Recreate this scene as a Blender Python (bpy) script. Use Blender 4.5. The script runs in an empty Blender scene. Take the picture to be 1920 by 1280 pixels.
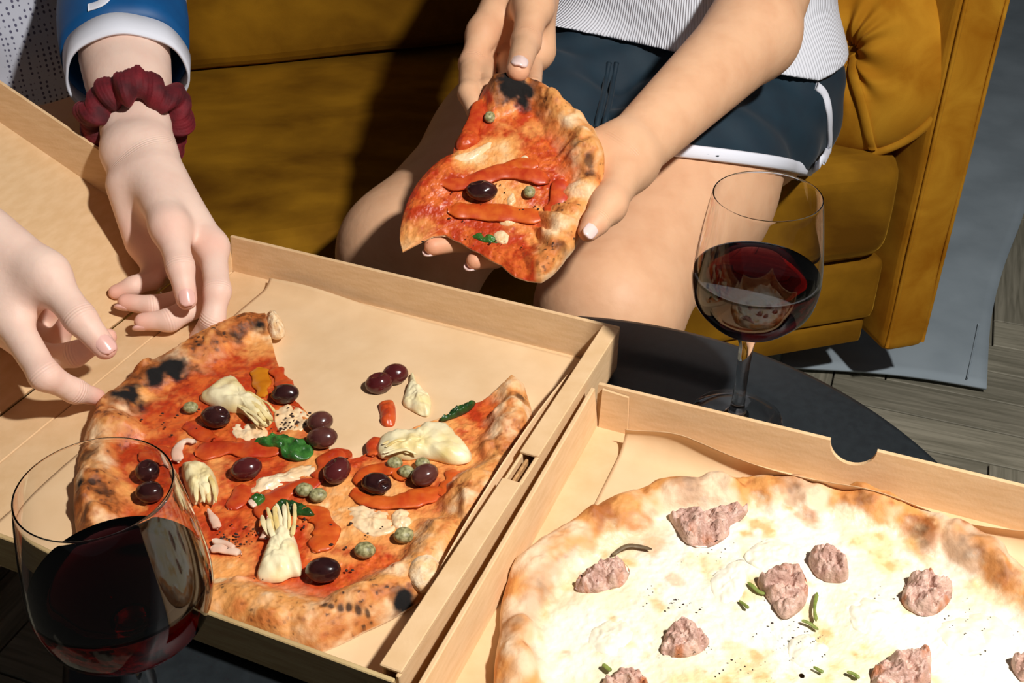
import bpy, bmesh, math, random
import numpy as np
from mathutils import Vector, Matrix

# ------------------------------------------------------------------ camera
F_PX, PITCH, CAM_H = 2142.0, math.radians(34.9), 0.494      # heights are measured from the tray surface (z = 0)
FLOOR_Z = -0.47
scene = bpy.context.scene
C = scene.collection
cam_data = bpy.data.cameras.new('camera')
cam_data.sensor_width = 36.0
cam_data.lens = F_PX / 1920.0 * 36.0
cam_data.clip_start = 0.02
camera = bpy.data.objects.new('camera', cam_data)
camera.location = (0, 0, CAM_H)
camera.rotation_euler = (math.radians(90) - PITCH, 0, 0)
C.objects.link(camera)
scene.camera = camera

# ------------------------------------------------------------------ light
world = bpy.data.worlds.new('dim_room'); scene.world = world
world.use_nodes = True
world.node_tree.nodes['Background'].inputs[0].default_value = (0.9, 0.93, 1.0, 1)
world.node_tree.nodes['Background'].inputs[1].default_value = 0.05
fl = bpy.data.lights.new('flash', 'AREA'); fl.shape = 'DISK'; fl.size = 0.07
fl.energy = 24.0; fl.color = (1.0, 0.97, 0.93)
flash = bpy.data.objects.new('flash', fl)
flash.location = (0.55, 0.10, 1.08)
flash.rotation_euler = (Vector((0.10, 0.80, -0.05)) - flash.location).to_track_quat('-Z', 'Y').to_euler()
C.objects.link(flash)
scene.view_settings.view_transform = 'Standard'
scene.view_settings.look = 'None'
scene.view_settings.gamma = 1.0
scene.view_settings.use_curve_mapping = False
scene.view_settings.exposure = 0.0

# ------------------------------------------------------------------ helpers
cP, sP = math.cos(PITCH), math.sin(PITCH)
def _ray(px, py):
    u = (px - 960) / F_PX; v = (640 - py) / F_PX
    return np.array([u, cP + v * sP, -sP + v * cP])
CAM = np.array([0, 0, CAM_H])
def P(px, py, z):                       # where the sight line meets a level
    r = _ray(px, py); return CAM + r * (z - CAM_H) / r[2]
def D(px, py, d):                       # point on the sight line at a depth in metres
    return CAM + _ray(px, py) * d
def Y(px, py, y):
    r = _ray(px, py); return CAM + r * y / r[1]
def nrm(v):
    v = np.asarray(v, float); return v / np.linalg.norm(v)

ORG = {}
def empty(name, loc):
    o = bpy.data.objects.new(name, None); o.location = loc; o.empty_display_size = 0.02
    C.objects.link(o); ORG[o.name] = np.array(loc, float); return o
def tag(o, label=None, cat=None, group=None, kind=None):
    if label: o['label'] = label
    if cat: o['category'] = cat
    if group: o['group'] = group
    if kind: o['kind'] = kind
    return o
def build(name, verts, faces, mat, parent=None, smooth=True, attrs=None, loc=None):
    """verts are world coordinates; they are stored relative to the root thing (or to loc)"""
    v = np.asarray(verts, float).reshape(-1, 3)
    if parent is not None: org = ORG[parent.name]
    elif loc is not None: org = np.asarray(loc, float)
    else:
        org = np.array([(v[:,0].min()+v[:,0].max())/2, (v[:,1].min()+v[:,1].max())/2, v[:,2].min()])
    me = bpy.data.meshes.new(name)
    me.from_pydata([], [], []) if False else None
    if isinstance(faces, np.ndarray):
        n, k = faces.shape
        me.vertices.add(len(v)); me.vertices.foreach_set('co', (v - org).astype(np.float32).ravel())
        me.loops.add(n * k); me.loops.foreach_set('vertex_index', faces.astype(np.int32).ravel())
        me.polygons.add(n); me.polygons.foreach_set('loop_start', np.arange(0, n * k, k, dtype=np.int32))
        me.update(calc_edges=True); me.validate()
    else:
        me.from_pydata((v - org).tolist(), [], [list(map(int, f)) for f in faces]); me.update()
    if attrs:
        for an, av in attrs.items():
            av = np.asarray(av, np.float32)
            if av.ndim == 2:
                a = me.color_attributes.new(an, 'FLOAT_COLOR', 'POINT')
                if av.shape[1] == 3: av = np.c_[av, np.ones(len(av), np.float32)]
                a.data.foreach_set('color', av.astype(np.float32).ravel())
            else:
                a = me.attributes.new(an, 'FLOAT', 'POINT'); a.data.foreach_set('value', av)
    me.polygons.foreach_set('use_smooth', np.full(len(me.polygons), smooth))
    me.materials.append(mat)
    o = bpy.data.objects.new(name, me); C.objects.link(o)
    if parent is not None:
        o.parent = parent; ORG[o.name] = org
    else:
        o.location = org; ORG[o.name] = org
    return o
def rad_part(o):                         # sub-part below a part: same origin as its root
    return o
def merge(lst):
    V, Fc, n = [], [], 0
    for v, f in lst:
        V.append(np.asarray(v, float)); Fc += [[i + n for i in g] for g in f]; n += len(v)
    return np.vstack(V), Fc
def bevel_box(cx, ax, ay, az, hx, hy, hz, r=0.0, seg=3):
    """box centred at cx with half sizes along unit axes, edges rounded"""
    bm = bmesh.new(); bmesh.ops.create_cube(bm, size=2)
    for v in bm.verts: v.co = Vector((v.co.x * hx, v.co.y * hy, v.co.z * hz))
    if r > 0: bmesh.ops.bevel(bm, geom=list(bm.edges), offset=r, segments=seg, profile=0.5, affect='EDGES')
    bm.verts.ensure_lookup_table()
    V = np.array([v.co[:] for v in bm.verts]); Fc = [[v.index for v in f.verts] for f in bm.faces]
    bm.free()
    M = np.array([ax, ay, az]); return np.asarray(cx) + V @ M, Fc
X3, Y3, Z3 = np.eye(3)
def catmull(pts, n):
    p = np.asarray(pts, float)
    if len(p) < 3:
        t = np.linspace(0, 1, n)[:, None]; return p[0] * (1 - t) + p[-1] * t
    q = np.vstack([2 * p[0] - p[1], p, 2 * p[-1] - p[-2]])
    out = []
    T = np.linspace(0, len(p) - 1 - 1e-9, n)
    for t in T:
        i = int(t); u = t - i; a, b, c_, d = q[i:i + 4]
        out.append(0.5 * (2 * b + (c_ - a) * u + (2 * a - 5 * b + 4 * c_ - d) * u * u + (3 * b - a - 3 * c_ + d) * u ** 3))
    return np.array(out)
def catmull_closed(pts, n):
    p = np.asarray(pts, float); m = len(p); out = []
    for t in np.linspace(0, m, n, endpoint=False):
        i = int(t); u = t - i; a, b, c_, d = p[(i-1) % m], p[i % m], p[(i+1) % m], p[(i+2) % m]
        out.append(0.5 * (2 * b + (c_ - a) * u + (2 * a - 5 * b + 4 * c_ - d) * u * u + (3 * b - a - 3 * c_ + d) * u ** 3))
    return np.array(out)
def sweep(path, rw, rt, up=Z3, n=10, closed=False, cap=True):
    """tube along path; rw half width (sideways), rt half thickness (along up); scalars or arrays"""
    p = np.asarray(path, float); m = len(p)
    rw = np.broadcast_to(rw, (m,)); rt = np.broadcast_to(rt, (m,))
    V = []
    for i in range(m):
        if closed: t = p[(i + 1) % m] - p[i - 1]
        else: t = p[min(i + 1, m - 1)] - p[max(i - 1, 0)]
        t = nrm(t); upi = up[i] if np.ndim(up) == 2 else up
        s = np.cross(t, upi); s = s / max(np.linalg.norm(s), 1e-6); u = np.cross(s, t)
        for k in range(n):
            a = 2 * math.pi * k / n
            V.append(p[i] + s * math.cos(a) * rw[i] + u * math.sin(a) * rt[i])
    Fc = []
    for i in range(m if closed else m - 1):
        j = (i + 1) % m
        for k in range(n): Fc.append([i * n + k, i * n + (k + 1) % n, j * n + (k + 1) % n, j * n + k])
    if cap and not closed:
        Fc.append(list(range(n))); Fc.append(list(range((m - 1) * n, m * n))[::-1])
    return np.array(V), Fc
def lathe(profile, centre, n=96, closed=False):
    pr = np.asarray(profile, float); V = []; Fc = []; m = len(pr)
    for k in range(n):
        a = 2 * math.pi * k / n
        V.append(np.c_[pr[:, 0] * math.cos(a), pr[:, 0] * math.sin(a), pr[:, 1]])
    V = np.vstack(V) + np.asarray(centre)
    for k in range(n):
        j = (k + 1) % n
        for i in range(m - 1 if not closed else m):
            i2 = (i + 1) % m
            q = [k * m + i, j * m + i, j * m + i2, k * m + i2]
            if pr[i, 0] < 1e-7: q = [q[0], q[2], q[3]]
            elif pr[i2, 0] < 1e-7: q = [q[0], q[1], q[2]]
            Fc.append(q)
    return V, Fc
# value noise ---------------------------------------------------------------
def _h(ix, iy, iz, s):
    n = (ix * 374761393 + iy * 668265263 + iz * 2147483647 + s * 974634777) & 0xFFFFFFFF
    n = ((n ^ (n >> 13)) * 1274126177) & 0xFFFFFFFF
    return ((n ^ (n >> 16)) & 0xFFFFFF) / float(0xFFFFFF)
def vnoise(p, s=0):
    p = np.asarray(p, float)
    if p.shape[1] == 2: p = np.c_[p, np.zeros(len(p))]
    i = np.floor(p).astype(np.int64); f = p - i; f = f * f * (3 - 2 * f)
    r = 0
    for a in (0, 1):
        for b in (0, 1):
            for c_ in (0, 1):
                w = (f[:, 0] if a else 1 - f[:, 0]) * (f[:, 1] if b else 1 - f[:, 1]) * (f[:, 2] if c_ else 1 - f[:, 2])
                r = r + w * _h(i[:, 0] + a, i[:, 1] + b, i[:, 2] + c_, s)
    return r
def fbm(p, sc, oct=4, s=0, gain=0.5):
    p = np.asarray(p, float) * sc; t = 0; a = 1; n = 0
    for o in range(oct):
        t = t + a * vnoise(p + 17.3 * o, s + o); n += a; a *= gain; p = p * 2.03
    return t / n
def sstep(a, b, x):
    t = np.clip((x - a) / (b - a), 0, 1); return t * t * (3 - 2 * t)

# ------------------------------------------------------------------ materials
def lin(r, g, b):
    f = lambda c_: (c_ / 255 / 12.92) if c_ / 255 <= 0.04045 else ((c_ / 255 + 0.055) / 1.055) ** 2.4
    return (f(r), f(g), f(b))
def mat(name, col, rough=0.6, col2=None, nscale=20, ndetail=4, ramp=(0.35, 0.65), bump=0.0, bscale=200, spec=0.5, stretch=None,
        attr=None, sheen=0.0, sheen_tint=None, sss=0.0, metal=0.0, coat=0.0, distort=0.0, rough_attr=None, bdist=0.001):
    m = bpy.data.materials.new(name); m.use_nodes = True
    nt = m.node_tree; N, L = nt.nodes, nt.links
    b = N['Principled BSDF']
    b.inputs['Roughness'].default_value = rough; b.inputs['Specular IOR Level'].default_value = spec
    b.inputs['Metallic'].default_value = metal; b.inputs['Coat Weight'].default_value = coat
    b.inputs['Base Color'].default_value = (*col, 1)
    tc = N.new('ShaderNodeTexCoord'); src = tc.outputs['Object']
    if stretch:
        mp = N.new('ShaderNodeMapping'); mp.inputs['Scale'].default_value = stretch[0]; mp.inputs['Rotation'].default_value = stretch[1]
        L.new(src, mp.inputs[0]); src = mp.outputs[0]
    if col2 is not None:
        nz = N.new('ShaderNodeTexNoise'); nz.inputs['Scale'].default_value = nscale; nz.inputs['Detail'].default_value = ndetail
        nz.inputs['Distortion'].default_value = distort
        L.new(src, nz.inputs['Vector'])
        cr = N.new('ShaderNodeValToRGB'); cr.color_ramp.elements[0].position = ramp[0]; cr.color_ramp.elements[1].position = ramp[1]
        cr.color_ramp.elements[0].color = (*col, 1); cr.color_ramp.elements[1].color = (*col2, 1)
        L.new(nz.outputs['Fac'], cr.inputs[0]); L.new(cr.outputs[0], b.inputs['Base Color'])
    if attr:
        at = N.new('ShaderNodeAttribute'); at.attribute_name = attr
        L.new(at.outputs['Color'], b.inputs['Base Color'])
    if rough_attr:
        at = N.new('ShaderNodeAttribute'); at.attribute_name = rough_attr
        L.new(at.outputs['Fac'], b.inputs['Roughness'])
    if bump > 0:
        nb = N.new('ShaderNodeTexNoise'); nb.inputs['Scale'].default_value = bscale; nb.inputs['Detail'].default_value = 3
        L.new(tc.outputs['Object'], nb.inputs['Vector'])
        bp = N.new('ShaderNodeBump'); bp.inputs['Strength'].default_value = bump; bp.inputs['Distance'].default_value = bdist
        L.new(nb.outputs['Fac'], bp.inputs['Height']); L.new(bp.outputs[0], b.inputs['Normal'])
    if sheen > 0:
        b.inputs['Sheen Weight'].default_value = sheen; b.inputs['Sheen Roughness'].default_value = 0.35
        if sheen_tint: b.inputs['Sheen Tint'].default_value = (*sheen_tint, 1)
    if sss > 0:
        b.inputs['Subsurface Weight'].default_value = sss; b.inputs['Subsurface Scale'].default_value = 0.004
        b.inputs['Subsurface Radius'].default_value = (1.0, 0.4, 0.2)
    return m
M = {}
M['card'] = mat('cardboard', lin(216, 178, 132), 0.75, lin(224, 188, 144), 60, 6, bump=0.12, bscale=500, spec=0.2, stretch=((1, 1, 6), (0, 0, 0)))
M['card_in'] = mat('cardboard_edge', lin(196, 152, 104), 0.85, lin(170, 128, 84), 300, 3, spec=0.1)
M['card_out'] = mat('cardboard_outside', lin(196, 170, 122), 0.8, lin(180, 150, 104), 40, 6, stretch=((1, 1, 10), (0, 0, 0)), spec=0.15)
M['paper'] = mat('parchment', lin(224, 188, 144), 0.5, lin(232, 198, 156), 25, 5, bump=0.25, bscale=60, spec=0.3, bdist=0.002)
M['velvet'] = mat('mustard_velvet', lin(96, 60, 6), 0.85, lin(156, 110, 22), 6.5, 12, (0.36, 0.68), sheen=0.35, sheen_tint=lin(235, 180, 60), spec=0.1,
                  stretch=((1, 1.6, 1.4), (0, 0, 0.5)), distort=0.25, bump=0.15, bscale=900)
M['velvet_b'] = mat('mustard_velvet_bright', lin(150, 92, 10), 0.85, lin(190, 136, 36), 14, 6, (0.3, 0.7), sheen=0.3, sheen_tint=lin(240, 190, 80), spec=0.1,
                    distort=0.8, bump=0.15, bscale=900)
M['tray'] = mat('black_metal', lin(26, 30, 33), 0.42, lin(31, 36, 39), 150, 3, bump=0.05, bscale=1500, spec=0.5)
M['rug'] = mat('grey_cloth', lin(156, 168, 176), 0.9, lin(146, 158, 166), 14, 5, bump=0.1, bscale=1200, spec=0.1)
M['floor'] = mat('floor_gap', lin(70, 66, 56), 0.8, lin(60, 56, 48), 30)
M['skin_a'] = None
def skin(name, base, pink, dark):
    m = mat(name, base, 0.52, sss=0.12, spec=0.3, bump=0.06, bscale=700)
    nt = m.node_tree; N, L = nt.nodes, nt.links; b = N['Principled BSDF']
    at = N.new('ShaderNodeAttribute'); at.attribute_name = 'flush'
    tc = N.new('ShaderNodeTexCoord')
    nz = N.new('ShaderNodeTexNoise'); nz.inputs['Scale'].default_value = 45; nz.inputs['Detail'].default_value = 4
    L.new(tc.outputs['Object'], nz.inputs['Vector'])
    mx = N.new('ShaderNodeMix'); mx.data_type = 'RGBA'
    mx.inputs[6].default_value = (*base, 1); mx.inputs[7].default_value = (*dark, 1)
    cr = N.new('ShaderNodeMapRange'); cr.inputs[1].default_value = 0.4; cr.inputs[2].default_value = 0.8
    L.new(nz.outputs['Fac'], cr.inputs[0]); L.new(cr.outputs[0], mx.inputs[0])
    m2 = N.new('ShaderNodeMix'); m2.data_type = 'RGBA'; m2.inputs[7].default_value = (*pink, 1)
    nb = N.new('ShaderNodeTexNoise'); nb.inputs['Scale'].default_value = 110; nb.inputs['Detail'].default_value = 6; L.new(tc.outputs['Object'], nb.inputs['Vector'])
    bq = N.new('ShaderNodeBump'); bq.inputs['Strength'].default_value = 0.22; bq.inputs['Distance'].default_value = 0.002; L.new(nb.outputs['Fac'], bq.inputs['Height'])
    L.new(bq.outputs[0], b.inputs['Normal'])
    L.new(mx.outputs[2], m2.inputs[6]); L.new(at.outputs['Fac'], m2.inputs[0]); L.new(m2.outputs[2], b.inputs['Base Color'])
    return m
M['skin_a'] = skin('pale_skin', lin(238, 206, 188), lin(232, 158, 136), lin(232, 194, 176))
M['skin_b'] = skin('warm_skin', lin(222, 174, 136), lin(226, 152, 120), lin(212, 160, 122))
def add_creases(m, joints, org):
    """fine skin folds across finger joints: bump only, fixed to the joints"""
    nt = m.node_tree; N, L = nt.nodes, nt.links
    tc = N.new('ShaderNodeTexCoord'); tot = None
    def mth(op, a, b=None):
        n = N.new('ShaderNodeMath'); n.operation = op
        for k, v in enumerate((a, b)):
            if v is None: continue
            if isinstance(v, (int, float)): n.inputs[k].default_value = v
            else: L.new(v, n.inputs[k])
        return n.outputs[0]
    for p, ax, r in joints:
        q = np.asarray(p) - org
        sb = N.new('ShaderNodeVectorMath'); sb.operation = 'SUBTRACT'; L.new(tc.outputs['Object'], sb.inputs[0]); sb.inputs[1].default_value = tuple(q)
        dt = N.new('ShaderNodeVectorMath'); dt.operation = 'DOT_PRODUCT'; L.new(sb.outputs[0], dt.inputs[0]); dt.inputs[1].default_value = tuple(nrm(ax))
        ln = N.new('ShaderNodeVectorMath'); ln.operation = 'LENGTH'; L.new(sb.outputs[0], ln.inputs[0])
        t = dt.outputs['Value']
        g = mth('EXPONENT', mth('MULTIPLY', mth('POWER', mth('DIVIDE', t, 0.0030), 2.0), -1.0))
        w = mth('SINE', mth('MULTIPLY', t, 2 * math.pi / 0.0021))
        near = mth('LESS_THAN', ln.outputs['Value'], r)
        h_ = mth('MULTIPLY', mth('MULTIPLY', g, w), near)
        tot = h_ if tot is None else mth('ADD', tot, h_)
    b = N['Principled BSDF']; old = b.inputs['Normal'].links[0].from_socket
    bp = N.new('ShaderNodeBump'); bp.inputs['Strength'].default_value = 0.32; bp.inputs['Distance'].default_value = 0.0005
    L.new(tot, bp.inputs['Height']); L.new(old, bp.inputs['Normal']); L.new(bp.outputs[0], b.inputs['Normal'])
M['nail'] = mat('nail', lin(232, 182, 170), 0.22, spec=0.6, coat=0.3)
M['nail_polish'] = mat('pale_nail_polish', lin(236, 206, 198), 0.15, spec=0.6, coat=0.6)
M['navy'] = mat('navy_jersey', lin(12, 40, 54), 0.75, lin(9, 34, 48), 40, sheen=0.1, bump=0.1, bscale=1500)
M['white_trim'] = mat('white_trim', lin(226, 228, 238), 0.8, bump=0.1, bscale=1200)
M['white_cuff'] = mat('white_cuff', lin(228, 230, 240), 0.75, bump=0.1, bscale=1500)
M['blue'] = mat('blue_jersey', lin(0, 82, 140), 0.55, lin(0, 74, 130), 40, bump=0.05, bscale=1500)
M['scrunchie'] = mat('crimson_velvet', lin(112, 8, 24), 0.8, lin(66, 3, 14), 60, 4, sheen=0.22, sheen_tint=lin(210, 60, 80), bump=0.4, bscale=500)
def wavy(name, col, scale, bumpd, direction='X', rough=0.85):
    m = mat(name, col, rough, spec=0.15); nt = m.node_tree; N, L = nt.nodes, nt.links
    at = N.new('ShaderNodeAttribute'); at.attribute_name = 'rib'
    w = N.new('ShaderNodeTexWave'); w.inputs['Scale'].default_value = scale; w.bands_direction = 'X'
    cx = N.new('ShaderNodeCombineXYZ'); L.new(at.outputs['Fac'], cx.inputs[0]); L.new(cx.outputs[0], w.inputs['Vector'])
    bp = N.new('ShaderNodeBump'); bp.inputs['Strength'].default_value = 0.8; bp.inputs['Distance'].default_value = bumpd
    L.new(w.outputs['Fac'], bp.inputs['Height']); L.new(bp.outputs[0], N['Principled BSDF'].inputs['Normal'])
    return m
M['rib'] = wavy('white_ribbed_knit', lin(226, 228, 236), 95, 0.0012)
def mesh_cloth():
    m = mat('white_mesh_knit', lin(190, 192, 204), 0.85, spec=0.15); nt = m.node_tree; N, L = nt.nodes, nt.links
    tc = N.new('ShaderNodeTexCoord')
    mp = N.new('ShaderNodeMapping'); mp.inputs['Scale'].default_value = (230, 230, 180); L.new(tc.outputs['Object'], mp.inputs[0])
    vo = N.new('ShaderNodeTexVoronoi'); vo.inputs['Scale'].default_value = 1.0; vo.inputs['Randomness'].default_value = 0.15
    L.new(mp.outputs[0], vo.inputs['Vector'])
    cr = N.new('ShaderNodeValToRGB'); cr.color_ramp.elements[0].position = 0.26; cr.color_ramp.elements[1].position = 0.34
    cr.color_ramp.elements[0].color = (*lin(92, 90, 112), 1); cr.color_ramp.elements[1].color = (*lin(196, 198, 210), 1)
    L.new(vo.outputs['Distance'], cr.inputs[0]); L.new(cr.outputs[0], N['Principled BSDF'].inputs['Base Color'])
    return m
M['meshcloth'] = mesh_cloth()
def wood():
    m = mat('grey_oak', lin(150, 144, 126), 0.6, spec=0.3); nt = m.node_tree; N, L = nt.nodes, nt.links
    tc = N.new('ShaderNodeTexCoord'); oi = N.new('ShaderNodeObjectInfo')
    mp = N.new('ShaderNodeMapping'); mp.inputs['Scale'].default_value = (6, 90, 10); L.new(tc.outputs['Object'], mp.inputs[0])
    ad = N.new('ShaderNodeVectorMath'); ad.operation = 'ADD'; L.new(mp.outputs[0], ad.inputs[0])
    ml = N.new('ShaderNodeMath'); ml.operation = 'MULTIPLY'; ml.inputs[1].default_value = 57; L.new(oi.outputs['Random'], ml.inputs[0]); L.new(ml.outputs[0], ad.inputs[1])
    nz = N.new('ShaderNodeTexNoise'); nz.inputs['Scale'].default_value = 1.6; nz.inputs['Detail'].default_value = 6; nz.inputs['Distortion'].default_value = 0.6
    L.new(ad.outputs[0], nz.inputs['Vector'])
    cr = N.new('ShaderNodeValToRGB'); cr.color_ramp.elements[0].position = 0.3; cr.color_ramp.elements[1].position = 0.7
    cr.color_ramp.elements[0].color = (*lin(116, 112, 96), 1); cr.color_ramp.elements[1].color = (*lin(160, 154, 136), 1)
    L.new(nz.outputs['Fac'], cr.inputs[0])
    hs = N.new('ShaderNodeHueSaturation'); L.new(cr.outputs[0], hs.inputs['Color'])
    mr = N.new('ShaderNodeMapRange'); mr.inputs[3].default_value = 0.78; mr.inputs[4].default_value = 1.12; L.new(oi.outputs['Random'], mr.inputs[0]); L.new(mr.outputs[0], hs.inputs['Value'])
    L.new(hs.outputs[0], N['Principled BSDF'].inputs['Base Color'])
    return m
M['wood'] = wood()
def glassmat():
    m = mat('clear_glass', (1, 1, 1), 0.0); b = m.node_tree.nodes['Principled BSDF']
    b.inputs['Transmission Weight'].default_value = 1.0; b.inputs['IOR'].default_value = 1.33
    return m
M['glass'] = glassmat()
def winemat():
    m = mat('red_wine', (1.0, 1.0, 1.0), 0.0); nt = m.node_tree; b = nt.nodes['Principled BSDF']
    b.inputs['Transmission Weight'].default_value = 1.0; b.inputs['IOR'].default_value = 1.34
    va = nt.nodes.new('ShaderNodeVolumeAbsorption'); va.inputs['Color'].default_value = (0.75, 0.03, 0.04, 1); va.inputs['Density'].default_value = 220
    nt.links.new(va.outputs[0], nt.nodes['Material Output'].inputs['Volume'])
    return m
M['wine'] = winemat()
M['pizza'] = mat('baked_pizza', (1, 1, 1), 0.5, attr='Col', rough_attr='gloss', bump=0.35, bscale=420, spec=0.45, bdist=0.0012)
M['olive'] = mat('black_olive', lin(32, 12, 14), 0.18, lin(58, 28, 26), 70, 4, spec=0.6, bump=0.1, bscale=150)
M['olive_brown'] = mat('brown_olive', lin(92, 52, 44), 0.2, lin(70, 34, 32), 90, 4, spec=0.6, bump=0.1, bscale=150)
M['olive_red'] = mat('wine_red_olive', lin(70, 20, 22), 0.15, lin(88, 36, 34), 50, 4, spec=0.6)
M['olive_dark'] = mat('olive_pit_hollow', lin(26, 8, 12), 0.3)
M['caper'] = mat('caper_green', lin(104, 98, 56), 0.5, lin(176, 170, 122), 420, 4, bump=0.3, bscale=400)
M['pepper_red'] = mat('roast_red_pepper', lin(178, 50, 20), 0.36, lin(204, 86, 34), 110, 4, bump=0.25, bscale=120, spec=0.5)
M['pepper_or'] = mat('roast_orange_pepper', lin(210, 100, 34), 0.36, lin(190, 66, 22), 110, 4, bump=0.25, bscale=120, spec=0.5)
M['pepper_yel'] = mat('roast_yellow_pepper', lin(204, 128, 24), 0.25, lin(190, 106, 18), 60, 4, bump=0.25, bscale=120)
M['basil'] = mat('wilted_basil', lin(30, 74, 26), 0.3, lin(66, 122, 48), 120, 4, bump=0.6, bscale=160, bdist=0.002)
M['basil_dark'] = mat('dark_basil', lin(16, 40, 16), 0.35, lin(40, 84, 30), 120, 4, bump=0.6, bscale=160, bdist=0.002)
M['arti'] = mat('artichoke_flesh', lin(240, 226, 184), 0.4, lin(226, 200, 130), 50, 4, (0.45, 0.75), bump=0.25, bscale=180, spec=0.4)
M['arti_leaf'] = mat('artichoke_leaf', lin(222, 190, 112), 0.4, lin(236, 214, 156), 90, 4, bump=0.4, bscale=150)
M['mozz'] = mat('melted_mozzarella', lin(240, 214, 176), 0.35, lin(236, 190, 136), 70, 4, bump=0.2, bscale=160)
M['onion'] = mat('onion_shred', lin(236, 206, 182), 0.35, lin(226, 176, 150), 80, 4)
M['sausage'] = mat('crumbled_sausage', lin(196, 152, 140), 0.5, lin(216, 176, 162), 140, 5, bump=0.8, bscale=220, bdist=0.003, attr='Col')
M['herb'] = mat('rosemary_green', lin(110, 126, 50), 0.5, lin(140, 150, 74), 200)
M['herb_brown'] = mat('toasted_rosemary', lin(92, 72, 48), 0.6, lin(120, 100, 70), 200)
M['pepper_corn'] = mat('cracked_pepper', lin(46, 26, 16), 0.7)
M['crumb'] = mat('torn_dough_crumb', lin(240, 216, 180), 0.7, lin(226, 182, 130), 160, 4, bump=0.6, bscale=260, bdist=0.002)

# ------------------------------------------------------------------ floor, herringbone planks
fl_v, fl_f = bevel_box((0.3, 1.4, FLOOR_Z - 0.035), X3, Y3, Z3, 2.6, 2.6, 0.03)
floor = tag(build('floor', fl_v, fl_f, M['floor'], smooth=False, loc=(0.3, 1.4, FLOOR_Z - 0.005)), kind='structure')
NPL = 5; PW = 0.07; PLn = NPL * PW
bm = bmesh.new(); bmesh.ops.create_cube(bm, size=1)
for v in bm.verts: v.co = Vector((v.co.x * (PLn - 0.0024), v.co.y * (PW - 0.0024), v.co.z * 0.012))
bmesh.ops.bevel(bm, geom=[e for e in bm.edges if all(v.co.z > 0 for v in e.verts)], offset=0.0009, segments=1, affect='EDGES')
plank_me = bpy.data.meshes.new('plank'); bm.to_mesh(plank_me); bm.free(); plank_me.materials.append(M['wood'])
HB = math.radians(-20); ca, sa = math.cos(HB), math.sin(HB)
hb0 = P(1660, 712, FLOOR_Z)
for i in range(-60, 61):
    for j in range(-8, 9):
        for k in (0, 1):             # herringbone: lying plank, standing plank
            if k == 0: lx, ly, rot = i * PW + PLn / 2, i * PW + PW / 2 + 2 * PLn * j, 0.0
            else: lx, ly, rot = i * PW + PW / 2, (i + 1) * PW + PLn / 2 + 2 * PLn * j, math.pi / 2
            wx = hb0[0] + ca * lx - sa * ly; wy = hb0[1] + sa * lx + ca * ly
            if not (-0.75 < wx < 1.35 and -0.1 < wy < 2.4): continue
            o = bpy.data.objects.new('plank', plank_me); C.objects.link(o)
            o.parent = floor; o.location = (wx - 0.3, wy - 1.4, 0.0); o.rotation_euler = (0, 0, HB + rot)

wv, wf = bevel_box((0.3, 3.6, FLOOR_Z + 1.2), X3, Y3, Z3, 2.6, 0.05, 1.2)
tag(build('wall_back', wv, wf, mat('dark_wall', lin(58, 60, 62), 0.9, lin(54, 56, 58), 8), smooth=False), kind='structure')
wv, wf = bevel_box((-2.3, 1.4, FLOOR_Z + 1.2), X3, Y3, Z3, 0.05, 2.2, 1.2)
tag(build('wall_left', wv, wf, bpy.data.materials['dark_wall'], smooth=False), kind='structure')

# ------------------------------------------------------------------ grey cloth on the floor
rc = P(1847, 737, FLOOR_Z + 0.004)
rA = nrm(P(1560, 705, FLOOR_Z) - P(1847, 737, FLOOR_Z)); rB = nrm(P(1910, 400, FLOOR_Z) - P(1847, 737, FLOOR_Z))
ni, nj = 60, 90; V = []; Fc = []
for i in range(ni + 1):
    for j in range(nj + 1):
        a, b = i / ni * 1.0, j / nj * 1.9
        p = rc + rA * a + rB * b
        w = 0.006 * math.sin(a * 16 + b * 3) * min(1, b * 6) + 0.004 * math.sin(b * 22 + a * 5)
        p = p + rA * 0.012 * math.sin(b * 7) * (1 - a) + rB * 0.008 * math.sin(a * 14)
        V.append(p + Z3 * (0.0075 + abs(w) * 0.6))
for i in range(ni):
    for j in range(nj):
        q = i * (nj + 1) + j; Fc.append([q, q + 1, q + nj + 2, q + nj + 1])
rug = build('floor_cloth', V, Fc, M['rug'])
sm = rug.modifiers.new('thick', 'SOLIDIFY'); sm.thickness = 0.004; sm.offset = 0
tag(rug, 'grey fabric cloth lying on the plank floor under the sofa arm', 'cloth')
hm = [rc + rA * 0.028 + rB * b + Z3 * 0.0135 for b in np.linspace(0.01, 0.16, 24)]
v, f = sweep(hm, 0.0012, 0.0008, n=6)
h = build('hem_stitch', v, f, M['rug'], rug)

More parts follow.
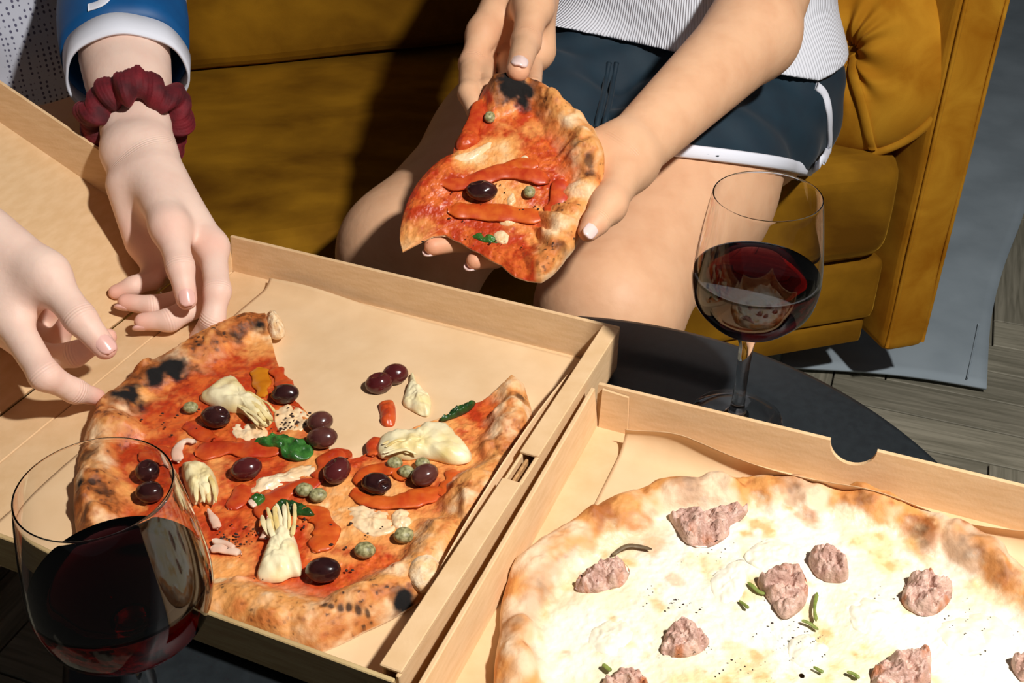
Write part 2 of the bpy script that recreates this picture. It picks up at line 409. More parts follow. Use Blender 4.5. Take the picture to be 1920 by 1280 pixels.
# ------------------------------------------------------------------ sofa
SU = np.array([math.cos(math.radians(15.5)), math.sin(math.radians(15.5)), 0]); SV = np.array([-SU[1], SU[0], 0])
def S(u, v, z): return SU * u + SV * v + Z3 * z
sofa = empty('sofa', S(0.0, 1.4, FLOOR_Z))
tag(sofa, 'mustard velvet sofa with a slim arm behind the table', 'sofa')
def cushion_mesh(u0, u1, v0, v1, z0, z1, r, puff, nu, nv, seed=0):
    """soft box: rounded block finely divided, with a gentle swell and slack dents"""
    bm = bmesh.new(); bmesh.ops.create_cube(bm, size=2)
    bmesh.ops.scale(bm, vec=((u1 - u0) / 2, (v1 - v0) / 2, (z1 - z0) / 2), verts=bm.verts)
    bmesh.ops.bevel(bm, geom=list(bm.edges), offset=r, segments=5, profile=0.55, affect='EDGES')
    bmesh.ops.triangulate(bm, faces=bm.faces)
    for _ in range(20):
        es = [e for e in bm.edges if e.calc_length() > 0.05]
        if not es: break
        bmesh.ops.subdivide_edges(bm, edges=es, cuts=1); bmesh.ops.triangulate(bm, faces=[f for f in bm.faces if len(f.verts) > 3])
    V = np.array([v.co[:] for v in bm.verts]); Fc = [[v.index for v in f.verts] for f in bm.faces]
    bm.verts.index_update(); bm.free()
    sx = V[:, 0] / ((u1 - u0) / 2); sy = V[:, 1] / ((v1 - v0) / 2); sz = V[:, 2] / ((z1 - z0) / 2)
    d = puff * (1 - sx ** 8) * (1 - sy ** 2)
    V[:, 2] += np.sign(sz) * d * np.abs(sz) + (fbm(V, 7, 2, seed) - 0.5) * 0.012 * (np.abs(sz))
    V[:, 1] += np.sign(sy) * puff * 0.6 * (1 - sz ** 2) * np.abs(sy) ** 3 + (fbm(V, 8, 2, seed + 5) - 0.5) * 0.008
    return S((u0 + u1) / 2, (v0 + v1) / 2, (z0 + z1) / 2) + V[:, :1] * SU + V[:, 1:2] * SV + V[:, 2:] * Z3, Fc
SEAT = -0.095
v, f = cushion_mesh(-1.25, 0.782, 1.055, 1.60, SEAT - 0.145, SEAT, 0.035, 0.006, 1, 1)
build('seat_cushion', v, f, M['velvet'], sofa)
v, f = cushion_mesh(-1.25, 0.785, 1.520, 1.78, SEAT + 0.009, 0.40, 0.028, 0.010, 1, 1, 3)
build('backrest', v, f, M['velvet'], sofa)
v, f = bevel_box(S(-0.235, 1.44, SEAT - 0.193), SU, SV, Z3, 1.02, 0.375, 0.046, 0.012)
build('seat_rail', v, f, M['velvet'], sofa)
v, f = bevel_box(S(-0.235, 1.44, SEAT - 0.258), SU, SV, Z3, 1.01, 0.37, 0.018, 0.006)
build('bottom_skirt', v, f, M['velvet'], sofa)
v, f = cushion_mesh(0.786, 0.850, 1.035, 1.86, SEAT - 0.275, 0.18, 0.016, 0.0, 1, 1, 6)
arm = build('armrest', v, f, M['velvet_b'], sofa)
# seam piping down the arm's front edges
for uu in (0.792, 0.844):
    pth = [S(uu, 1.037, z) for z in np.linspace(SEAT - 0.265, 0.165, 30)] + [S(uu, vv, 0.178) for vv in np.linspace(1.05, 1.83, 30)]
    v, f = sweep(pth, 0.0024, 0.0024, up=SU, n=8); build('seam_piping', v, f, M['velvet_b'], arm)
v, f = bevel_box(S(-0.235, 1.79, -0.12), SU, SV, Z3, 1.02, 0.04, 0.42, 0.015)
build('back_frame', v, f, M['velvet'], sofa)
for uu in (-1.15, 0.70):
    for vv in (1.16, 1.72):
        lv, lf = lathe([(0, FLOOR_Z + 0.012), (0.014, FLOOR_Z + 0.012), (0.02, SEAT - 0.27), (0, SEAT - 0.27)], S(uu, vv, 0), 20)
        build('leg', lv, lf, M['tray'], sofa)

# ------------------------------------------------------------------ round cushion leaning on the arm
cc = D(1606, 96, 1.345); cn = nrm(np.array([-0.60, -0.75, 0.28])); cs = nrm(np.cross(cn, Z3)); cu = np.cross(cs, cn)
RC = 0.118; n1, n2 = 160, 44; V = []; Fc = []
for side in (1, -1):
    o0 = len(V)
    for j in range(n2 + 1):
        q = j / n2
        for i in range(n1):
            a = 2 * math.pi * i / n1
            th = 0.048 * (1 - q ** 2.6) ** 0.62
            dim = 0.034 * math.exp(-(q / 0.16) ** 2)
            pl = 0.0035 * math.sin(a * 13 + 2 * math.sin(a * 3)) * math.exp(-((q - 0.3) / 0.24) ** 2)
            V.append(cc + (cs * math.cos(a) + cu * math.sin(a)) * RC * q + cn * side * (th - dim + pl))
    for j in range(n2):
        for i in range(n1):
            k = (i + 1) % n1
            qd = [o0 + j * n1 + i, o0 + j * n1 + k, o0 + (j + 1) * n1 + k, o0 + (j + 1) * n1 + i]
            Fc.append(qd if side < 0 else qd[::-1])
cus = empty('round_cushion', cc - Z3 * RC); tag(cus, 'round mustard velvet cushion with piped edge leaning against the sofa arm', 'cushion')
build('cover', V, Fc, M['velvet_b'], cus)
ring = [cc + (cs * math.cos(a) + cu * math.sin(a)) * (RC + 0.002) + cn * 0.002 * math.sin(3 * a) for a in np.linspace(0, 2 * math.pi, 120, endpoint=False)]
v, f = sweep(ring, 0.0055, 0.0055, up=cn, n=10, closed=True); build('piping', v, f, M['velvet_b'], cus)
for aa_, l_ in ((0.9, 0.98), (4.05, 0.98)):
    pth = []
    for q in np.linspace(0.04, l_, 24):
        a = aa_ + 0.35 * (q - 0.5); th = 0.048 * (1 - min(q, .999) ** 2.6) ** 0.62 - 0.034 * math.exp(-(q / 0.16) ** 2)
        pth.append(cc + (cs * math.cos(a) + cu * math.sin(a)) * RC * q + cn * (th + 0.002))
    v, f = sweep(pth, 0.006, 0.0024, up=cn, n=8); build('strap', v, f, M['velvet_b'], cus)
bt = bevel_box(cc + cn * 0.017, cs, cu, cn, 0.011, 0.011, 0.004, 0.0035, 3); build('button', bt[0], bt[1], M['velvet'], cus)

# ------------------------------------------------------------------ round tray table
TC = np.array([0.024, 0.468, 0.0]); TR = 0.272
tt = empty('tray_table', TC + Z3 * FLOOR_Z); tag(tt, 'round black metal tray table carrying the pizza boxes', 'table')
v, f = lathe([(0, 0), (TR - 0.060, 0), (TR - 0.052, 0.0006), (TR - 0.044, 0.0030), (TR - 0.036, 0.0036), (TR - 0.004, 0.0036), (TR, 0.0028), (TR, -0.006),
              (TR - 0.004, -0.008), (TR - 0.03, -0.006), (0, -0.006)], TC, 200); build('tray', v, f, M['tray'], tt)
v, f = lathe([(0, FLOOR_Z + 0.02), (0.02, FLOOR_Z + 0.02), (0.02, -0.03), (0.07, -0.006), (0, -0.006)], TC, 40); build('pedestal', v, f, M['tray'], tt)
v, f = lathe([(0, FLOOR_Z + 0.0015), (0.17, FLOOR_Z + 0.0015), (0.17, FLOOR_Z + 0.01), (0.16, FLOOR_Z + 0.016), (0.02, FLOOR_Z + 0.022), (0, FLOOR_Z + 0.022)], TC, 80); build('base', v, f, M['tray'], tt)

# ------------------------------------------------------------------ pizza boxes
class Frame:
    def __init__(s, o, deg):
        a = math.radians(deg); s.o = np.array([o[0], o[1], 0]); s.A = np.array([math.cos(a), math.sin(a), 0]); s.B = np.array([-math.sin(a), math.cos(a), 0])
    def __call__(s, a, b, z): return s.o + s.A * a + s.B * b + Z3 * z
    def ab(s, p): q = np.asarray(p) - s.o; return q @ s.A, q @ s.B
    def slab(s, a0, a1, b0, b1, z0, z1):
        return bevel_box(s((a0 + a1) / 2, (b0 + b1) / 2, (z0 + z1) / 2), s.A, s.B, Z3, (a1 - a0) / 2, (b1 - b0) / 2, (z1 - z0) / 2, 0.0006, 1)
def extrude(poly3, thick):
    """plate from a planar outline and a thickness vector"""
    p = np.asarray(poly3, float); n = len(p); V = np.vstack([p, p + thick])
    Fc = [list(range(n))[::-1], list(range(n, 2 * n))] + [[i, (i + 1) % n, n + (i + 1) % n, n + i] for i in range(n)]
    return V, Fc
def splay(res, d, k=0.0055):            # opened walls lean outwards a little
    v, f = res; v = v + np.asarray(d) * (np.clip((v[:, 2:3] - Z0) / HW, 0, 1.05) * k); return v, f
SB, HW, TH = 0.33, 0.0370, 0.003
B1 = Frame((-0.2264, 0.8008), -23.5); B2 = Frame((0.0565, 0.6035), -22.3)
box1 = empty('pizza_box', B1(SB / 2, -SB / 2, 0.0)); tag(box1, 'open brown cardboard box holding the tomato pizza with its lid folded back', 'pizza box', 'pizza boxes')
box2 = empty('pizza_box', B2(SB / 2, -SB / 2, 0.0)); tag(box2, 'open brown cardboard box with a finger notch holding the white pizza', 'pizza box', 'pizza boxes')
Z0 = 0.0040
# box 1
v, f = B1.slab(0, SB, -SB, 0, Z0, Z0 + 0.003); build('base_panel', v, f, M['card'], box1, False)
v, f = splay(B1.slab(-0.002, SB - 0.001, -TH, 0, Z0, HW), B1.B); build('wall', v, f, M['card'], box1, False)
v, f = splay(B1.slab(0, SB - 0.002, -SB, -SB + TH, Z0, HW - 0.001), -B1.B, 0.004); w = build('wall', v, f, M['card_out'], box1, False)
# the wall with locking slot: two skins joined over the top except at the slot
v, f = B1.slab(SB - 0.0025, SB, -SB, 0.0, Z0, HW); wl = build('wall', v, f, M['card'], box1, False)
v, f = B1.slab(SB - 0.0125, SB - 0.0105, -SB + TH + 0.001, -TH - 0.001, Z0 + 0.003, HW - 0.0008); build('inner_wall', v, f, M['card'], wl, False)
_, bs = B1.ab(P(1003, 885, HW))
v, f = B1.slab(SB - 0.0125, SB, bs + 0.013, -0.0005, HW - 0.001, HW + 0.0014); build('rim_fold', v, f, M['card'], wl, False)
v, f = B1.slab(SB - 0.0125, SB, -SB + 0.002, bs - 0.013, HW - 0.001, HW + 0.0014); build('rim_fold', v, f, M['card'], wl, False)
v, f = B1.slab(SB - 0.008, SB - 0.006, bs - 0.012, bs + 0.012, Z0 + 0.006, HW - 0.002); build('lock_tab', v, f, M['card_in'], wl, False)
# small glued flap at the far left corner
v, f = extrude([B1(-0.001, -0.001, Z0 + 0.003), B1(-0.001, -0.001, HW), B1(-0.013, -0.012, HW - 0.004), B1(-0.013, -0.012, Z0 + 0.003)], B1.B * -0.002)
build('corner_flap', v, f, M['card'], box1, False)
# back wall folded flat, and the lid rising to the left
v, f = B1.slab(-0.036, -0.0012, -SB, 0, Z0, Z0 + 0.0028); build('folded_wall', v, f, M['card'], box1, False)
LT = math.radians(25.5); LD = -B1.A * math.cos(LT) + Z3 * math.sin(LT); LN = B1.A * math.sin(LT) + Z3 * math.cos(LT)
def LP(t, b, h): return B1(-0.0375, b, Z0 + 0.002) + LD * t + LN * h
lid = None
v, f = extrude([LP(0, 0.004, 0), LP(SB + 0.01, 0.004, 0), LP(SB + 0.01, -SB - 0.004, 0), LP(0, -SB - 0.004, 0)], LN * 0.0028)
lid = build('lid', v, f, M['card'], box1, False)
v, f = extrude([LP(0.004, 0.004, 0.0028), LP(SB + 0.01, 0.004, 0.0028), LP(SB + 0.01, 0.009, 0.036), LP(0.10, 0.009, 0.036), LP(0.098, 0.008, 0.031), LP(0.012, 0.008, 0.031)], B1.B * -0.0028)
build('lid_wall', v, f, M['card'], lid, False)
v, f = extrude([LP(SB + 0.007, 0.004, 0.003), LP(SB + 0.007, -SB, 0.003), LP(SB + 0.010, -SB, 0.034), LP(SB + 0.010, 0.004, 0.034)], LD * 0.0028)
build('lid_wall', v, f, M['card'], lid, False)
v, f = extrude([LP(0.004, -SB - 0.001, 0.003), LP(SB + 0.006, -SB - 0.001, 0.003), LP(SB + 0.006, -SB - 0.001, 0.034), LP(0.012, -SB - 0.001, 0.034)], B1.B * -0.0028)
build('lid_wall', v, f, M['card'], lid, False)
# box 2
v, f = B2.slab(0, SB, -SB, 0, Z0, Z0 + 0.003); build('base_panel', v, f, M['card'], box2, False)
a_n, _ = B2.ab(P(1603, 826, HW)); rn = 0.0142
out = [(0, Z0), (SB, Z0), (SB, HW)] + [(a_n + rn * math.cos(t), HW - rn * 0.95 * math.sin(t)) for t in np.linspace(0, math.pi, 24)] + [(0, HW)]
v, f = splay(extrude([B2(a, 0, z) for a, z in out], B2.B * -TH), B2.B); build('wall', v, f, M['card'], box2, False)
v, f = splay(B2.slab(0, TH, -SB, -TH, Z0, HW + 0.0005), -B2.A, 0.004); build('wall', v, f, M['card'], box2, False)
v, f = B2.slab(SB - TH, SB, -SB, -TH, Z0, HW); build('wall', v, f, M['card'], box2, False)
v, f = B2.slab(TH, SB - TH, -SB, -SB + TH, Z0, HW); build('wall', v, f, M['card'], box2, False)
v, f = extrude([B2(TH + 0.0008, -TH - 0.0006, Z0 + 0.003), B2(0.024, -TH - 0.0006, Z0 + 0.003), B2(0.022, -TH - 0.0006, HW - 0.003), B2(TH + 0.0008, -TH - 0.0006, HW - 0.0015)], B2.B * -0.0018); v, f = splay((v, f), B2.B)
build('corner_flap', v, f, M['card'], box2, False)

# parchment sheets
def sheet(name, fr, fn, a0, a1, b0, b1, na, nb, label):
    V = []; Fc = []
    for i in range(na + 1):
        for j in range(nb + 1):
            V.append(fn(a0 + (a1 - a0) * i / na, b0 + (b1 - b0) * j / nb))
    for i in range(na):
        for j in range(nb):
            q = i * (nb + 1) + j; Fc.append([q, q + nb + 1, q + nb + 2, q + 1])
    o = build(name, V, Fc, M['paper'])
    s = o.modifiers.new('thick', 'SOLIDIFY'); s.thickness = 0.0002; s.offset = 1
    return tag(o, label, 'baking paper', 'parchment sheets lining the boxes')
def sh1(a, b):
    z = Z0 + 0.0036 + 0.0012 * (math.sin(a * 60 + b * 25) * 0.5 + 0.5) * min(1, abs(b) * 20)
    # right margin curls up the inner wall, more towards the middle of the wall
    lim = SB - 0.0150; aa = a
    e = a - (lim - 0.010)
    if e > 0:
        up = 0.30 + 0.70 * math.sin(max(0, min(1, (-b - 0.015) / 0.27)) * math.pi) ** 0.7
        t = e / 0.045
        aa = lim - 0.010 + min(e, 0.010) * 0.9 - 0.004 * max(0, t - 0.4)
        z += 0.033 * max(0, t - 0.12) * up
    bb = b
    if b > -0.022:                       # far margin rides up a little against the wall
        q = (b + 0.022) / 0.018; bb = -0.022 + 0.013 * min(q, 1) ; z += 0.008 * q * q * (0.25 + 0.75 * math.exp(-((a - 0.07) / 0.05) ** 2))
    return B1(aa, bb, z)
sheet('parchment_sheet', B1, sh1, 0.040, SB + 0.020, -SB + 0.008, -0.004, 110, 110, 'brown parchment sheet under the tomato pizza')
def sh2(a, b):
    z = Z0 + 0.0036 + 0.0010 * (math.sin(a * 50 + b * 33) * 0.5 + 0.5)
    bb = b; e = b + 0.030
    if e > 0:
        t = e / 0.045
        wob = math.sin(a * 38) * 0.5 + math.sin(a * 21 + 1.3) * 0.5
        h_ = 0.021 + 0.004 * wob
        bb = -0.030 + 0.012 * math.sin(min(t, 1) * 1.9) + 0.004 * wob * t - 0.004 * t * t
        z += h_ * (t ** 1.3) * (0.55 + 0.45 * sstep(0.0, 0.05, a - 0.02)) * (1 - 0.5 * sstep(0.17, 0.24, a) + 0.5 * sstep(0.23, 0.3, a))
    return B2(a, bb, z)
sheet('parchment_sheet', B2, sh2, 0.026, SB - 0.006, -SB + 0.006, 0.015, 130, 120, 'brown parchment sheet under the white pizza')
# ------------------------------------------------------------------ pizzas
BZ = Z0 + 0.0050                          # top of the parchment
def pizza_grid(c, edge_s, edge_e, R, closed, nr, nt):
    """c: tip (xy); edge_s/edge_e: polylines of the cut edges from tip outwards; R(theta): outer radius. Returns rho, theta, xy"""
    rho = np.linspace(0.004, 1, nr) ** 0.85
    if closed:
        th = np.broadcast_to(np.linspace(0, 2 * math.pi, nt, endpoint=False), (nr, nt))
    else:
        def edge(pl):
            q = np.asarray(pl)[:, :2] - c; r = np.hypot(q[:, 0], q[:, 1]); a = np.unwrap(np.arctan2(q[:, 1], q[:, 0]))
            return r / r[-1], a
        rs, as_ = edge(edge_s); re, ae = edge(edge_e)
        while ae[-1] < as_[-1]: ae = ae + 2 * math.pi
        a0 = np.interp(rho, rs, as_); a1 = np.interp(rho, re, ae)
        u = np.linspace(0, 1, nt)
        th = a0[:, None] * (1 - u) + a1[:, None] * u
    Rt = R(th); r = rho[:, None] * Rt
    return rho, th, Rt, r
def polar_R(c, pts, closed):
    q = np.asarray(pts)[:, :2] - c; r = np.hypot(q[:, 0], q[:, 1]); a = np.unwrap(np.arctan2(q[:, 1], q[:, 0]))
    if a[-1] < a[0]: a, r = a[::-1], r[::-1]
    def f(t):
        if closed:
            t = (t - a[0]) % (2 * math.pi) + a[0]
            return np.interp(t, np.r_[a, a[0] + 2 * math.pi], np.r_[r, r[0]])
        return np.interp(t, a, r)
    return f
def grid_faces(nr, nt, closed):
    i = np.arange(nr - 1)[:, None]; j = np.arange(nt if closed else nt - 1)[None, :]
    k = (j + 1) % nt
    return np.stack(np.broadcast_arrays(i * nt + j, (i + 1) * nt + j, (i + 1) * nt + k, i * nt + k), -1).reshape(-1, 4)
def mixc(a, b, t): return a * (1 - t[:, None]) + np.asarray(b) * t[:, None]
CHAR = np.array(lin(20, 16, 14)); TOAST = np.array(lin(150, 82, 32)); GOLD = np.array(lin(222, 152, 82)); DOUGH = np.array(lin(240, 206, 164))
SAUCE = np.array(lin(182, 56, 20)); SAUCE2 = np.array(lin(214, 102, 42)); MELT = np.array(lin(236, 162, 88)); MELT2 = np.array(lin(244, 210, 160))
def spots(xy, lst, seed):
    """soft marks: list of (x, y, radius, weight)"""
    n = np.zeros(len(xy))
    wob = fbm(xy, 160, 3, seed)
    for x, y, r, w in lst:
        d = np.hypot(xy[:, 0] - x, xy[:, 1] - y) / r
        n = np.maximum(n, w * sstep(1.15, 0.55, d + (wob - 0.5) * 1.3))
    return n
def close_pizza(V, nr, nt, closed, z_bot, inset):
    """adds an underside: skirt from the boundary down and a fan"""
    if closed: bd = list(range((nr - 1) * nt, nr * nt))
    else:
        bd = [i * nt for i in range(nr)] + list(range((nr - 1) * nt, nr * nt))[1:] + [i * nt + nt - 1 for i in range(nr - 1)][::-1]
    return bd
def make_pizza(name, c, es, ee, outer, closed, nr, nt, W, H, seed, colour, parent, chars, place=None, zb=BZ, omask=None):
    R = polar_R(c, outer, closed)
    rho, th, Rt, r = pizza_grid(c, es, ee, R, closed, nr, nt)
    # lumpy outline
    xy0 = np.stack([c[0] + r * np.cos(th), c[1] + r * np.sin(th)], -1).reshape(-1, 2)
    ang = np.stack([np.cos(th) * 3, np.sin(th) * 3], -1).reshape(-1, 2)
    lum = fbm(ang, 1.6, 2, seed) - 0.5
    s = (Rt - r).ravel()
    Wl = W * (1 + 0.7 * lum); Hl = H * (1 + 0.9 * lum)
    x = s / Wl
    if omask is not None:                # only part of the rim carries a raised crust
        q_ = np.asarray(outer)[:, :2] - c; a_ = np.arctan2(q_[:, 1], q_[:, 0]) % (2 * math.pi); so_ = np.argsort(a_)
        mk = np.interp(th.ravel() % (2 * math.pi), np.r_[a_[so_][-1] - 2 * math.pi, a_[so_], a_[so_][0] + 2 * math.pi], np.r_[np.asarray(omask)[so_][-1], np.asarray(omask)[so_], np.asarray(omask)[so_][0]])
        xc = x + (1 - mk) * 1.6
    else: mk = 1.0; xc = x
    prof = np.where(x < 0.42, np.sqrt(np.clip(1 - ((0.42 - x) / 0.42) ** 2, 0, 1)), 1 - sstep(0.42, 1.05, x))
    base = 0.0042 + 0.0022 * (fbm(xy0, 70, 3, seed + 2) - 0.4)
    bub = (sstep(0.50, 0.75, fbm(xy0, 46, 2, seed + 7)) * 0.0045 + (fbm(xy0, 90, 2, seed + 8) - 0.5) * 0.0030) * sstep(0.05, 0.5, prof)
    fine = (fbm(xy0, 330, 3, seed + 9) - 0.5) * 0.0014
    z = base * (0.35 + 0.65 * np.clip(x / 0.2, 0, 1)) + (Hl - 0.004) * prof * 0.98 * mk + bub * mk + fine
    z = np.maximum(z, 0.0015)
    col, gloss = colour(np.c_[xy0, z], xc, prof * mk, seed, chars)
    V = np.c_[xy0, zb + z]
    Fq = grid_faces(nr, nt, closed)
    bd = close_pizza(V, nr, nt, closed, zb, 0)
    n0 = len(V); bxy = xy0[bd]
    V = np.vstack([V, np.c_[bxy, np.full(len(bd), zb)]])
    m = len(bd)
    qd = [[bd[i], n0 + i, n0 + (i + 1) % m, bd[(i + 1) % m]] for i in range(m)]
    Fq = np.vstack([Fq, np.array(qd)])
    ri = np.unique(np.r_[np.arange(0, nr, 12), nr - 1]); ti = np.arange(0, nt, 6) if closed else np.unique(np.r_[np.arange(0, nt, 6), nt - 1])
    sub = (ri[:, None] * nt + ti[None, :]).ravel(); n1_ = len(V)
    V = np.vstack([V, np.c_[xy0[sub], np.full(len(sub), zb)]])
    under = grid_faces(len(ri), len(ti), closed)[:, ::-1] + n1_
    col = np.vstack([col, np.tile(DOUGH * 0.85, (m + len(sub), 1))]); gloss = np.r_[gloss, np.full(m + len(sub), 0.8)]
    if place is not None: V = place(V)
    faces = np.vstack([Fq, under])
    return V, faces, col, gloss
TOASTED = {}
def colour_tomato(xy, x, prof, seed, chars):
    n1 = fbm(xy, 38, 4, seed + 20); n2 = fbm(xy, 120, 4, seed + 21); n3 = fbm(xy, 16, 3, seed + 22); n4 = fbm(xy, 420, 3, seed + 23)
    col = mixc(np.tile(SAUCE, (len(xy), 1)), SAUCE2, sstep(0.38, 0.66, n2))
    patch = sstep(0.47, 0.60, 0.5 * n1 + 0.35 * n3 + 0.15 * n2)
    col = mixc(col, MELT, patch * 0.9); col = mixc(col, MELT2, sstep(0.58, 0.72, 0.6 * n1 + 0.4 * n3) * sstep(0.4, 0.6, n2))
    col = mixc(col, SAUCE * 0.75, sstep(0.62, 0.72, n4) * 0.6 * (1 - patch))
    gl = 0.30 + 0.25 * n4 + 0.1 * patch
    # crust
    k = sstep(1.02, 0.70, x + (n2 - 0.5) * 0.75 + (n1 - 0.5) * 0.5)
    bl = fbm(xy, 75, 4, seed + 24); lp = fbm(xy, 260, 3, seed + 25)
    cr = mixc(np.tile(DOUGH, (len(xy), 1)), GOLD, sstep(0.34, 0.58, 0.6 * bl + 0.4 * n1 + 0.06 * prof))
    cr = mixc(cr, np.array(lin(198, 112, 50)), sstep(0.50, 0.66, 0.6 * bl + 0.4 * n2) * 0.85)
    cr = mixc(cr, TOAST * 0.8, sstep(0.60, 0.72, 0.5 * lp + 0.5 * bl) * 0.9)
    cr = mixc(cr, SAUCE2, sstep(0.55, 0.95, x) * 0.75)
    if seed in TOASTED:
        tz = spots(xy, TOASTED[seed], seed + 5)
        cr = mixc(cr, np.array(lin(176, 92, 36)), tz * sstep(0.30, 0.62, 0.6 * bl + 0.4 * lp)); cr = mixc(cr, TOAST * 0.45, tz * sstep(0.52, 0.66, 0.5 * bl + 0.5 * lp))
    cr = mixc(cr, CHAR * 1.6, sstep(0.60, 0.66, 0.5 * n4 + 0.3 * lp + 0.2 * bl) * sstep(.40, .55, n1) * 0.9)
    ch = spots(xy, chars, seed)
    halo = spots(xy, [(a, b, r * 1.5, w) for a, b, r, w in chars], seed + 3)
    cr = mixc(cr, TOAST * 0.6, halo * 0.7); cr = mixc(cr, CHAR * (0.6), ch)
    col = mixc(col, cr * 1.0, k) if False else col * (1 - k[:, None]) + cr * k[:, None]
    gl = gl * (1 - k) + 0.62 * k
    return col, np.maximum(gl, ch * k * 0.95)
CHEESE = np.array(lin(240, 234, 216)); CHEESE2 = np.array(lin(236, 224, 190)); PALE = np.array(lin(232, 200, 164))
def colour_white(xy, x, prof, seed, chars):
    n1 = fbm(xy, 34, 4, seed + 20); n2 = fbm(xy, 110, 4, seed + 21); n4 = fbm(xy, 420, 3, seed + 23); n5 = fbm(xy, 60, 3, seed + 30)
    col = mixc(np.tile(CHEESE, (len(xy), 1)), CHEESE2, sstep(0.42, 0.62, n1))
    col = mixc(col, np.array(lin(228, 200, 120)), sstep(0.54, 0.70, n5) * 0.5)
    col = mixc(col, np.array(lin(222, 160, 80)), sstep(0.60, 0.70, 0.6 * n5 + 0.4 * n2) * 0.6)
    col = mixc(col, GOLD, sstep(0.70, 0.80, n2) * 0.55)
    gl = 0.35 + 0.2 * n4
    k = sstep(1.05, 0.72, x + (n2 - 0.5) * 0.7 + (n1 - 0.5) * 0.6)
    cr = mixc(np.tile(PALE, (len(xy), 1)), GOLD, sstep(0.48, 0.66, n1 + 0.05 * prof))
    cr = mixc(cr, TOAST * 1.2, sstep(0.57, 0.72, 0.55 * n2 + 0.45 * n1 + 0.03 * prof) * 0.9)
    cr = mixc(cr, TOAST * 0.5, sstep(0.70, 0.78, 0.5 * n4 + 0.5 * n2) * 0.8)
    ch = spots(xy, chars, seed); halo = spots(xy, [(a, b, r * 1.9, w) for a, b, r, w in chars], seed + 3)
    col = mixc(col, GOLD, halo * 0.6)
    cr = mixc(cr, TOAST * 1.1, halo * 0.75); cr = mixc(cr, TOAST * 0.22, ch * 0.8 * sstep(0.35, 0.6, n2))
    col = col * (1 - k[:, None]) + cr * k[:, None]
    return col, gl * (1 - k) + 0.65 * k

# tomato pizza -------------------------------------------------------------
pz = lambda px, py, z=BZ + 0.006: P(px, py, z)
c1 = pz(648, 858)[:2]
es = [pz(648, 858), pz(618, 838), pz(600, 805), pz(578, 772), pz(548, 742), pz(527, 690), pz(512, 640), pz(498, 592)]
ee = [pz(648, 858), pz(700, 832), pz(760, 806), pz(830, 778), pz(900, 750), pz(945, 735), pz(968, 716)]
out1 = [pz(*q) for q in [(498, 590), (455, 592), (400, 614), (340, 650), (280, 682), (228, 715), (188, 752), (166, 795), (150, 835), (140, 885), (135, 945), (142, 1005),
        (180, 1060), (250, 1105), (330, 1145), (400, 1160), (480, 1188), (560, 1206), (600, 1210), (680, 1172), (760, 1132), (812, 1095), (850, 1040), (905, 980),
        (945, 915), (982, 850), (998, 800), (996, 755), (985, 728), (968, 716)]]
def ppt(px, py, m, w=1.0, z=0.018): q = P(px, py, BZ + z); return (q[0], q[1], m, w)
ch1 = [ppt(318, 680, 0.012), ppt(345, 688, 0.010), ppt(292, 688, 0.009), ppt(252, 720, 0.013), ppt(232, 726, 0.011), ppt(268, 728, .008), ppt(148, 900, 0.003), ppt(172, 900, 0.003, .8), ppt(757, 1115, 0.006, 1, .012),
       ppt(485, 598, 0.006), ppt(440, 615, 0.005, .7), ppt(655, 1150, 0.0018, .8, .01), ppt(610, 1148, 0.0018, .8, .01), ppt(622, 1150, 0.0016, .8, .01), ppt(640, 1152, 0.0020, .8, .01), ppt(672, 1150, 0.0016, .8, .01), ppt(690, 1150, .0014, .7, .01),
       ppt(190, 910, 0.005, .5), ppt(900, 960, 0.004, .6), ppt(975, 735, 0.004, .7), ppt(160, 835, 0.006, .6)]
TOASTED[11] = [ppt(330, 680, .045, .9), ppt(240, 740, .04, .9), ppt(450, 610, .035, .9), ppt(200, 800, .035, .7), ppt(180, 920, .035, .8), ppt(640, 1160, .03, .6), ppt(940, 800, .02, .7), ppt(900, 930, .015, .5), ppt(200, 1020, .03, .6)]
pizza1 = empty('tomato_pizza', (c1[0], c1[1], BZ)); tag(pizza1, 'tomato pizza with olives and artichoke, one slice missing', 'pizza')
v, f, col, gl = make_pizza('pizza', c1, es, ee, out1, False, 210, 1000, 0.035, 0.0140, 11, colour_tomato, pizza1, ch1)
build('crust_and_sauce', v, f, M['pizza'], pizza1, True, {'Col': col, 'gloss': gl})

# topping makers ------------------------------------------------------------
def ellipsoid(c, ax, ay, az, rx, ry, rz, n=28, m=18, lump=0.0, seed=0, hollow=None):
    th = np.linspace(0, math.pi, m + 1); ph = np.linspace(0, 2 * math.pi, n, endpoint=False)
    T, Ph = np.meshgrid(th, ph, indexing='ij')
    d = np.stack([np.sin(T) * np.cos(Ph), np.sin(T) * np.sin(Ph), np.cos(T)], -1).reshape(-1, 3)
    k = 1 + lump * (fbm(d + seed * 7.1, 2.3, 3, seed) - 0.5) * 2
    if hollow is not None:
        hd, amt, wid = hollow
        k = k * (1 - amt * np.exp(-((1 - d @ nrm(hd)) / wid) ** 2))
    V = np.asarray(c) + (d * k[:, None] * [rx, ry, rz]) @ np.array([ax, ay, az])
    return V, grid_faces(m + 1, n, True).tolist()
def olive(px, py, z, ang, L, w, mt, parent=None, hole=None, label=None, base=None, name='olive'):
    c_ = P(px, py, z + w * 0.8); a = math.radians(ang)
    ax = np.array([math.cos(a), math.sin(a), 0.12]); ax = nrm(ax); ay = nrm(np.cross(Z3, ax)); az = np.cross(ax, ay)
    hol = (hole, 0.38, 0.07) if hole is not None else None
    v, f = ellipsoid(c_, ax, ay, az, L, w, w * 0.92, 32, 22, 0.06, int(px) % 97, hol)
    return build(name, v, f, mt, parent, True)
